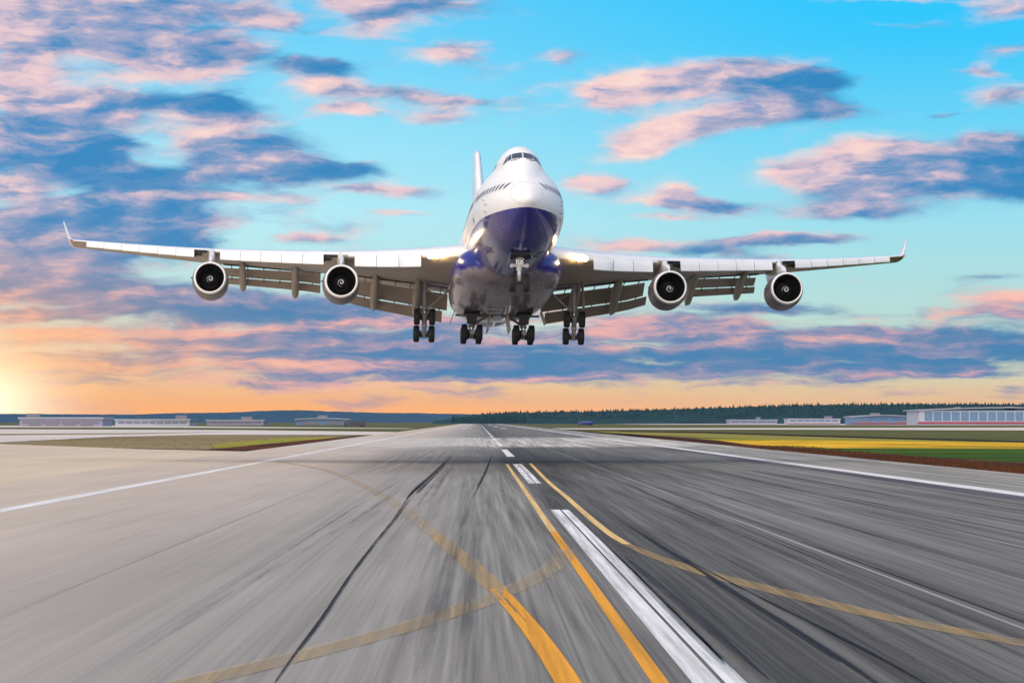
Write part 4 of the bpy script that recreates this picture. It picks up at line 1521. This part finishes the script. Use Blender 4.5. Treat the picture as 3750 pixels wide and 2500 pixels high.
def build_engine(yc, s0, zc, toe):
    c = (yc, s0, zc)
    prof = [(.10, 1.025), (.04, 1.04), (.01, 1.06), (.0, 1.085), (.01, 1.11), (.05, 1.135), (.12, 1.16), (.24, 1.195)]
    eng = MB()
    out = [(.24, 1.195), (.55, 1.255), (1.0, 1.305), (1.6, 1.33), (2.4, 1.33), (3.2, 1.30), (3.9, 1.22), (4.5, 1.10), (4.5, 1.04), (3.9, 1.09)]
    eng.lathe(out, c, 56)
    core = [(3.2, .98), (4.5, .92), (5.4, .80), (6.1, .62), (6.1, .54), (5.6, .50)]
    eng.lathe(core, c, 40)
    e = eng.build('engine', M_COWL, jet, sharp=45)
    MB().lathe(prof, c, 56).build('intake_lip', M_LIP, e)
    MB().lathe([(.09, 1.025), (.6, 1.02), (1.1, 1.05), (1.5, 1.08), (1.7, 1.08)], c, 56).build('intake_liner', M_INTAKE, e)
    MB().lathe([(5.4, .5), (6.4, .34), (7.0, .12), (7.1, .01)], c, 24).build('exhaust_cone', M_DARKM, e)
    # fan: disc with twisted blades
    mb = MB()
    mb.lathe([(1.72, .01), (1.72, 1.10)], c, 40)
    nb = 38
    for k in range(nb):
        a = 2 * pi * k / nb
        vs = []
        for (r, tw, ch) in ((.36, .25, .10), (.75, .75, .085), (1.07, 1.1, .08)):
            for s_ in (-1, 1):
                da = s_ * ch / r * cos(tw) * .9
                dy = s_ * ch * sin(tw)
                vs.append((yc + r * cos(a + da), s0 + 1.5 + dy, zc + r * sin(a + da)))
        mb.add(vs, [(0, 1, 3, 2), (2, 3, 5, 4)])
    mb.build('fan', M_FAN, e, smooth=False)
    # spinner with the painted swirl
    sp = [(.72, .008), (.75, .08), (.83, .16), (.97, .25), (1.15, .34), (1.35, .41), (1.55, .44)]
    MB().lathe(sp, c, 28).build('spinner', M_SPIN, e)
    mb = MB()
    pts, rad = [], []
    for i in range(41):
        t = i / 40
        r = .04 + .225 * t
        a = toe * 1.0 + 2 * pi * 1.35 * t
        d = lerp_table([(q[1], q[0]) for q in sp], r) - .006
        pts.append((yc + r * cos(a), s0 + d, zc + r * sin(a)))
        rad.append(.012 + .026 * sin(pi * min(t * 1.05 + .05, 1)))
    mb.path(pts, rad, 6)
    mb.build('spinner_swirl', M_WHITE, e)
    # pylon
    y = abs(yc)
    sl, zl = le_s(y), spline_table(LE_Z, y)
    sign = 1 if yc > 0 else -1
    rings = []
    for (s, zt, zb, wd) in ((s0 + .75, zc + 1.32, zc + 1.18, .04), (s0 + 1.3, zc + 1.66, zc + 1.1, .22), (s0 + 2.4, zc + 1.98, zc + 1.1, .40), (sl - .5, zl - .25, zc + 1.0, .50), (sl + .15, zl + .22, zc + .9, .54),
                            (sl + 1.2, zl + .1, zc + .8, .52), (sl + 3.5, low_z(y, sl + 3.5) + .1, zc + .75, .44), (sl + 6.0, low_z(y, sl + 6.0) + .1, low_z(y, sl + 6.0) - .7, .26), (sl + 7.5, low_z(y, sl + 7.5) + .1, low_z(y, sl + 7.5) - .1, .05)):
        cz, hz = (zt + zb) / 2, (zt - zb) / 2
        rings.append(superellipse(yc, s, cz, wd / 2, hz, 20, 3.2))
    MB().loft(rings).build('pylon', M_WHITE, e, sharp=50)
    # small strake and cowl seams
    for s in (1.55, 3.3):
        r = lerp_table(out[:8], s) + .003
        MB().path([(yc + r * cos(2 * pi * k / 40), s0 + s, zc + r * sin(2 * pi * k / 40)) for k in range(41)], .010, 4).build('cowl_seam', M_SEAM, e)
    mb = MB()
    r = 1.32
    for a in (radians(172),):
        p = Vector((yc + r * cos(a), s0 + 1.5, zc + r * sin(a)))
        mb.box((p.x - .05, p.y + .25, p.z), (.16, .7, .03))
    mb.build('nacelle_strake', M_SEAM, e, smooth=False)
    return e


def build_tail():
    rings = []
    for (t, s0, c, th) in ((0, 52.5, 13.6, 1.55), (.1, 54.6, 11.8, 1.42), (.5, 59.9, 8.0, 1.05), (.97, 66.3, 4.1, .62), (1.0, 67.0, 3.2, .42)):
        z = 2.7 + 11.4 * t
        rg = []
        for k in range(24):
            a = 2 * pi * k / 24
            x = (1 - cos(a)) / 2
            rg.append((th / 2 * sin(a) * (1.3 - .6 * x), s0 + c * x, z))
        rings.append(rg)
    MB().loft(rings).build('tail_fin', M_WHITE, jet, sharp=60)
    for sd in (-1, 1):
        rings = []
        for (t, c) in ((0, 8.4), (.95, 2.6), (1, 2.1)):
            y = .6 + 10.4 * t
            s0 = 57.6 + 8.6 * t
            z = 1.75 + 1.35 * t
            rg = []
            for k in range(20):
                a = 2 * pi * k / 20
                x = (1 - cos(a)) / 2
                rg.append((y * sd, s0 + c * x, z + c * .045 * sin(a) * (1.3 - .6 * x)))
            rings.append(rg)
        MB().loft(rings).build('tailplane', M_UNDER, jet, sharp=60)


WHEEL_ME = {}


def wheel(parent, loc, r=.62, w=.44):
    key = (r, w)
    if key not in WHEEL_ME:
        mb = MB()
        h = w / 2
        tyre = [(-h * .62, r * .50), (-h * .80, r * .62), (-h * .98, r * .80), (-h * .92, r * .92), (-h * .62, r * .985), (-h * .2, r), (-h * .17, r * .985), (-h * .05, r * .985), (-h * .03, r), (h * .03, r), (h * .05, r * .985), (h * .17, r * .985),
                (h * .2, r), (h * .62, r * .985), (h * .92, r * .92), (h * .98, r * .80), (h * .80, r * .62), (h * .62, r * .50)]
        mb.lathe(tyre, (0, 0, 0), 40, 'x', 0)
        rim = [(-h * .60, r * .51), (-h * .45, r * .44), (-h * .40, r * .22), (-h * .62, r * .18), (-h * .62, .01)]
        mb.lathe(rim, (0, 0, 0), 24, 'x', 1)
        mb.lathe([(-d, q) for d, q in rim], (0, 0, 0), 24, 'x', 1)
        o = mb.build('wheel', [M_RUBBER, M_STRUT], parent, sharp=30)
        WHEEL_ME[key] = o.data
    else:
        o = link('wheel', WHEEL_ME[key], parent)
    o.location = loc
    o.rotation_euler = (random.random() * 6, 0, 0)
    return o


def build_nose_gear():
    x, s, zt, zb = 0.0, 8.0, -3.0, -4.95
    g = MB()
    g.tube((x, s - .1, zt + .3), (x, s, zb + .15), .13, .12, 16)
    g.tube((x, s - .06, zt - .05), (x, s - .02, zb + .85), .19, .18, 16)
    g.box((x, s - .16, -3.72), (.24, .16, 1.15))
    g.box((x, s - .20, -4.30), (.17, .14, .8))
    g.tube((x, s - .12, -3.55), (x, s + 1.9, -3.05), .07, .07, 10)
    o = g.build('nose_landing_gear', M_STRUTW, jet, bevel=.0)
    m = MB()
    m.tube((-.52, s - .12, -3.80), (.52, s - .12, -3.80), .075, n=10)
    for k in (-1, 1):
        m.tube((k * .50, s - .30, -3.80), (k * .50, s + .05, -3.80), .13, n=14)
        m.tube((k * .28, s - .22, -3.80), (k * .28, s - .02, -3.80), .10, n=12)
    m.build('steering_collar', M_STRUTW, o)
    m = MB()
    m.path([(0, s - .30, -4.02), (.0, s - .62, -4.42), (0, s - .18, -4.80)], [.07, .09, .07], 8)
    m.build('torque_link', M_STRUTW, o)
    m = MB().tube((-.62, s, zb), (.62, s, zb), .09, n=10)
    m.build('axle', M_DARKM, o)
    for (xx, z) in ((-.17, -3.38), (.17, -3.38), (-.15, -3.62), (.15, -3.62)):
        m = MB()
        m.tube((xx, s - .36, z), (xx, s - .18, z), .10, .08, 14, 0)
        m.tube((xx, s - .375, z), (xx, s - .355, z), .075, .075, 14, 1)
        m.build('taxi_lamp', [M_METAL, M_GLASS], o)
    for k in (-1, 1):
        wheel(o, (k * .46, s, zb))
        m = MB()
        m.box((k * .72, s - .4, -3.42), (.05, 2.3, .62), rot=Matrix.Rotation(-k * .16, 3, 'Y'))
        m.build('nose_gear_door', M_NAVY, o, smooth=False, bevel=.02)
    m = MB()
    m.box((0, s - .35, -3.16), (1.25, 2.2, .18))
    m.build('wheel_bay', M_BLACK, o, smooth=False)


def build_main_gear(x, s, zt, zc, tilt, wing):
    sd = 1 if x > 0 else -1
    g = MB()
    top = Vector((x, s - .1, zt))
    c = Vector((x, s, zc))
    mid = top.lerp(c, .66)
    g.tube(top, mid, .21, .19, 16)
    g.tube(mid + Vector((0, 0, .12)), mid - Vector((0, 0, .08)), .245, .245, 16)
    g.tube(mid, c, .135, .135, 14)
    g.tube(c + Vector((0, 0, .35)), c - Vector((0, 0, .15)), .19, .2, 12)
    o = g.build('main_landing_gear', M_STRUT, jet)
    m = MB().tube(mid - Vector((0, 0, .08)), mid - Vector((0, 0, .48)), .142, n=14)
    m.build('oleo_piston', M_METAL, o)
    t = radians(tilt)
    d = Vector((0, cos(t), -sin(t)))
    m = MB()
    m.tube(c - d * .95, c + d * .95, .16, .15, 12)
    m.tube(c - d * .98, c - d * .6, .19, .19, 12)
    m.tube(c + d * .6, c + d * .98, .19, .19, 12)
    m.build('truck_beam', M_STRUT, o)
    for k in (-1, 1):
        p = c + d * k * .735
        m = MB().tube(p + Vector((-.56, 0, 0)), p + Vector((.56, 0, 0)), .085, n=10)
        for q in (-1, 1):
            m.tube(p + Vector((q * .34, 0, 0)), p + Vector((q * .22, 0, 0)), .27, .20, 14)
            m.tube(p + Vector((q * .20, -.1, -.12)), p + Vector((q * .20, .25, -.22)), .05, n=8)
        m.build('axle', M_DARKM, o)
        for q in (-1, 1):
            wheel(o, tuple(p + Vector((q * .56, 0, 0))))
    m = MB()
    m.path([mid + Vector((0, .24, -.02)), mid.lerp(c, .5) + Vector((0, .60, .05)), c + Vector((0, .22, .22))], [.06, .09, .06], 8)
    m.path([mid + Vector((.10, -.20, .1)), mid.lerp(c, .4) + Vector((.13, -.26, 0)), c + Vector((.12, -.28, .1))], .022, 6)
    m.path([mid + Vector((-.12, -.18, .3)), mid.lerp(c, .5) + Vector((-.16, -.30, 0)), c + Vector((-.10, -.22, .05))], .018, 6)
    m.build('torque_link', M_DARKM, o)
    if wing:
        m = MB()
        a = mid + Vector((-sd * .10, 0, .02))
        b = Vector((sd * 3.45, s - .3, zt - .35))
        m.tube(a, b, .085, .075, 10)
        m.tube(b + Vector((0, 0, .18)), Vector((x, s - .3, zt - .05)), .10, .08, 10)
        q = a.lerp(b, .55)
        m.tube(q, Vector((x - sd * .15, s - .05, zt - .55)), .045, n=8)
        m.build('side_brace', M_STRUT, o)
        m = MB()
        m.box((x + sd * .62, s - .1, zt - .55), (.07, 1.5, 2.5), rot=Matrix.Rotation(-sd * .06, 3, 'Y'))
        m.build('gear_door', M_UNDER, o, smooth=False, bevel=.025)
    else:
        m = MB()
        a = mid + Vector((-sd * .05, .1, .1))
        b = Vector((sd * .55, s + .4, zt - .15))
        m.tube(a, b, .10, .10, 10)
        m.tube(Vector((x + sd * 1.2, s + .3, zt - .25)), Vector((sd * .3, s + .3, zt - .30)), .09, n=10)
        m.build('drag_brace', M_STRUT, o)
        m = MB()
        m.box((x, s - .55, zt - .55), (.75, .06, .9), rot=Matrix.Rotation(.25, 3, 'X'))
        m.build('gear_door', M_DARKM, o, smooth=False, bevel=.02)
        m = MB()
        m.box((x + sd * .45, s - .5, zt - .2), (.16, .08, 1.1), rot=Matrix.Rotation(.3 * sd, 3, 'Y'))
        m.build('gear_door', M_DARKM, o, smooth=False, bevel=.02)
    return o


build_fuselage()
build_belly_fairing()
for sd in (-1, 1):
    build_wing(sd)
for (y, s, z, a) in ((-21.2, 30.8, -1.9, 2.0), (-11.7, 22.6, -3.07, 2.6), (11.7, 22.6, -3.07, 4.4), (21.2, 30.8, -1.9, 1.2)):
    build_engine(y, s, z, a)
build_tail()
build_nose_gear()
for (x, s, zt, zc, tilt, wg) in ((-5.5, 31.3, -1.9, -5.08, 52, True), (5.5, 31.3, -1.9, -5.08, 52, True), (-1.92, 33.6, -3.7, -5.40, 3, False), (1.92, 33.6, -3.7, -5.40, 3, False)):
    build_main_gear(x, s, zt, zc, tilt, wg)
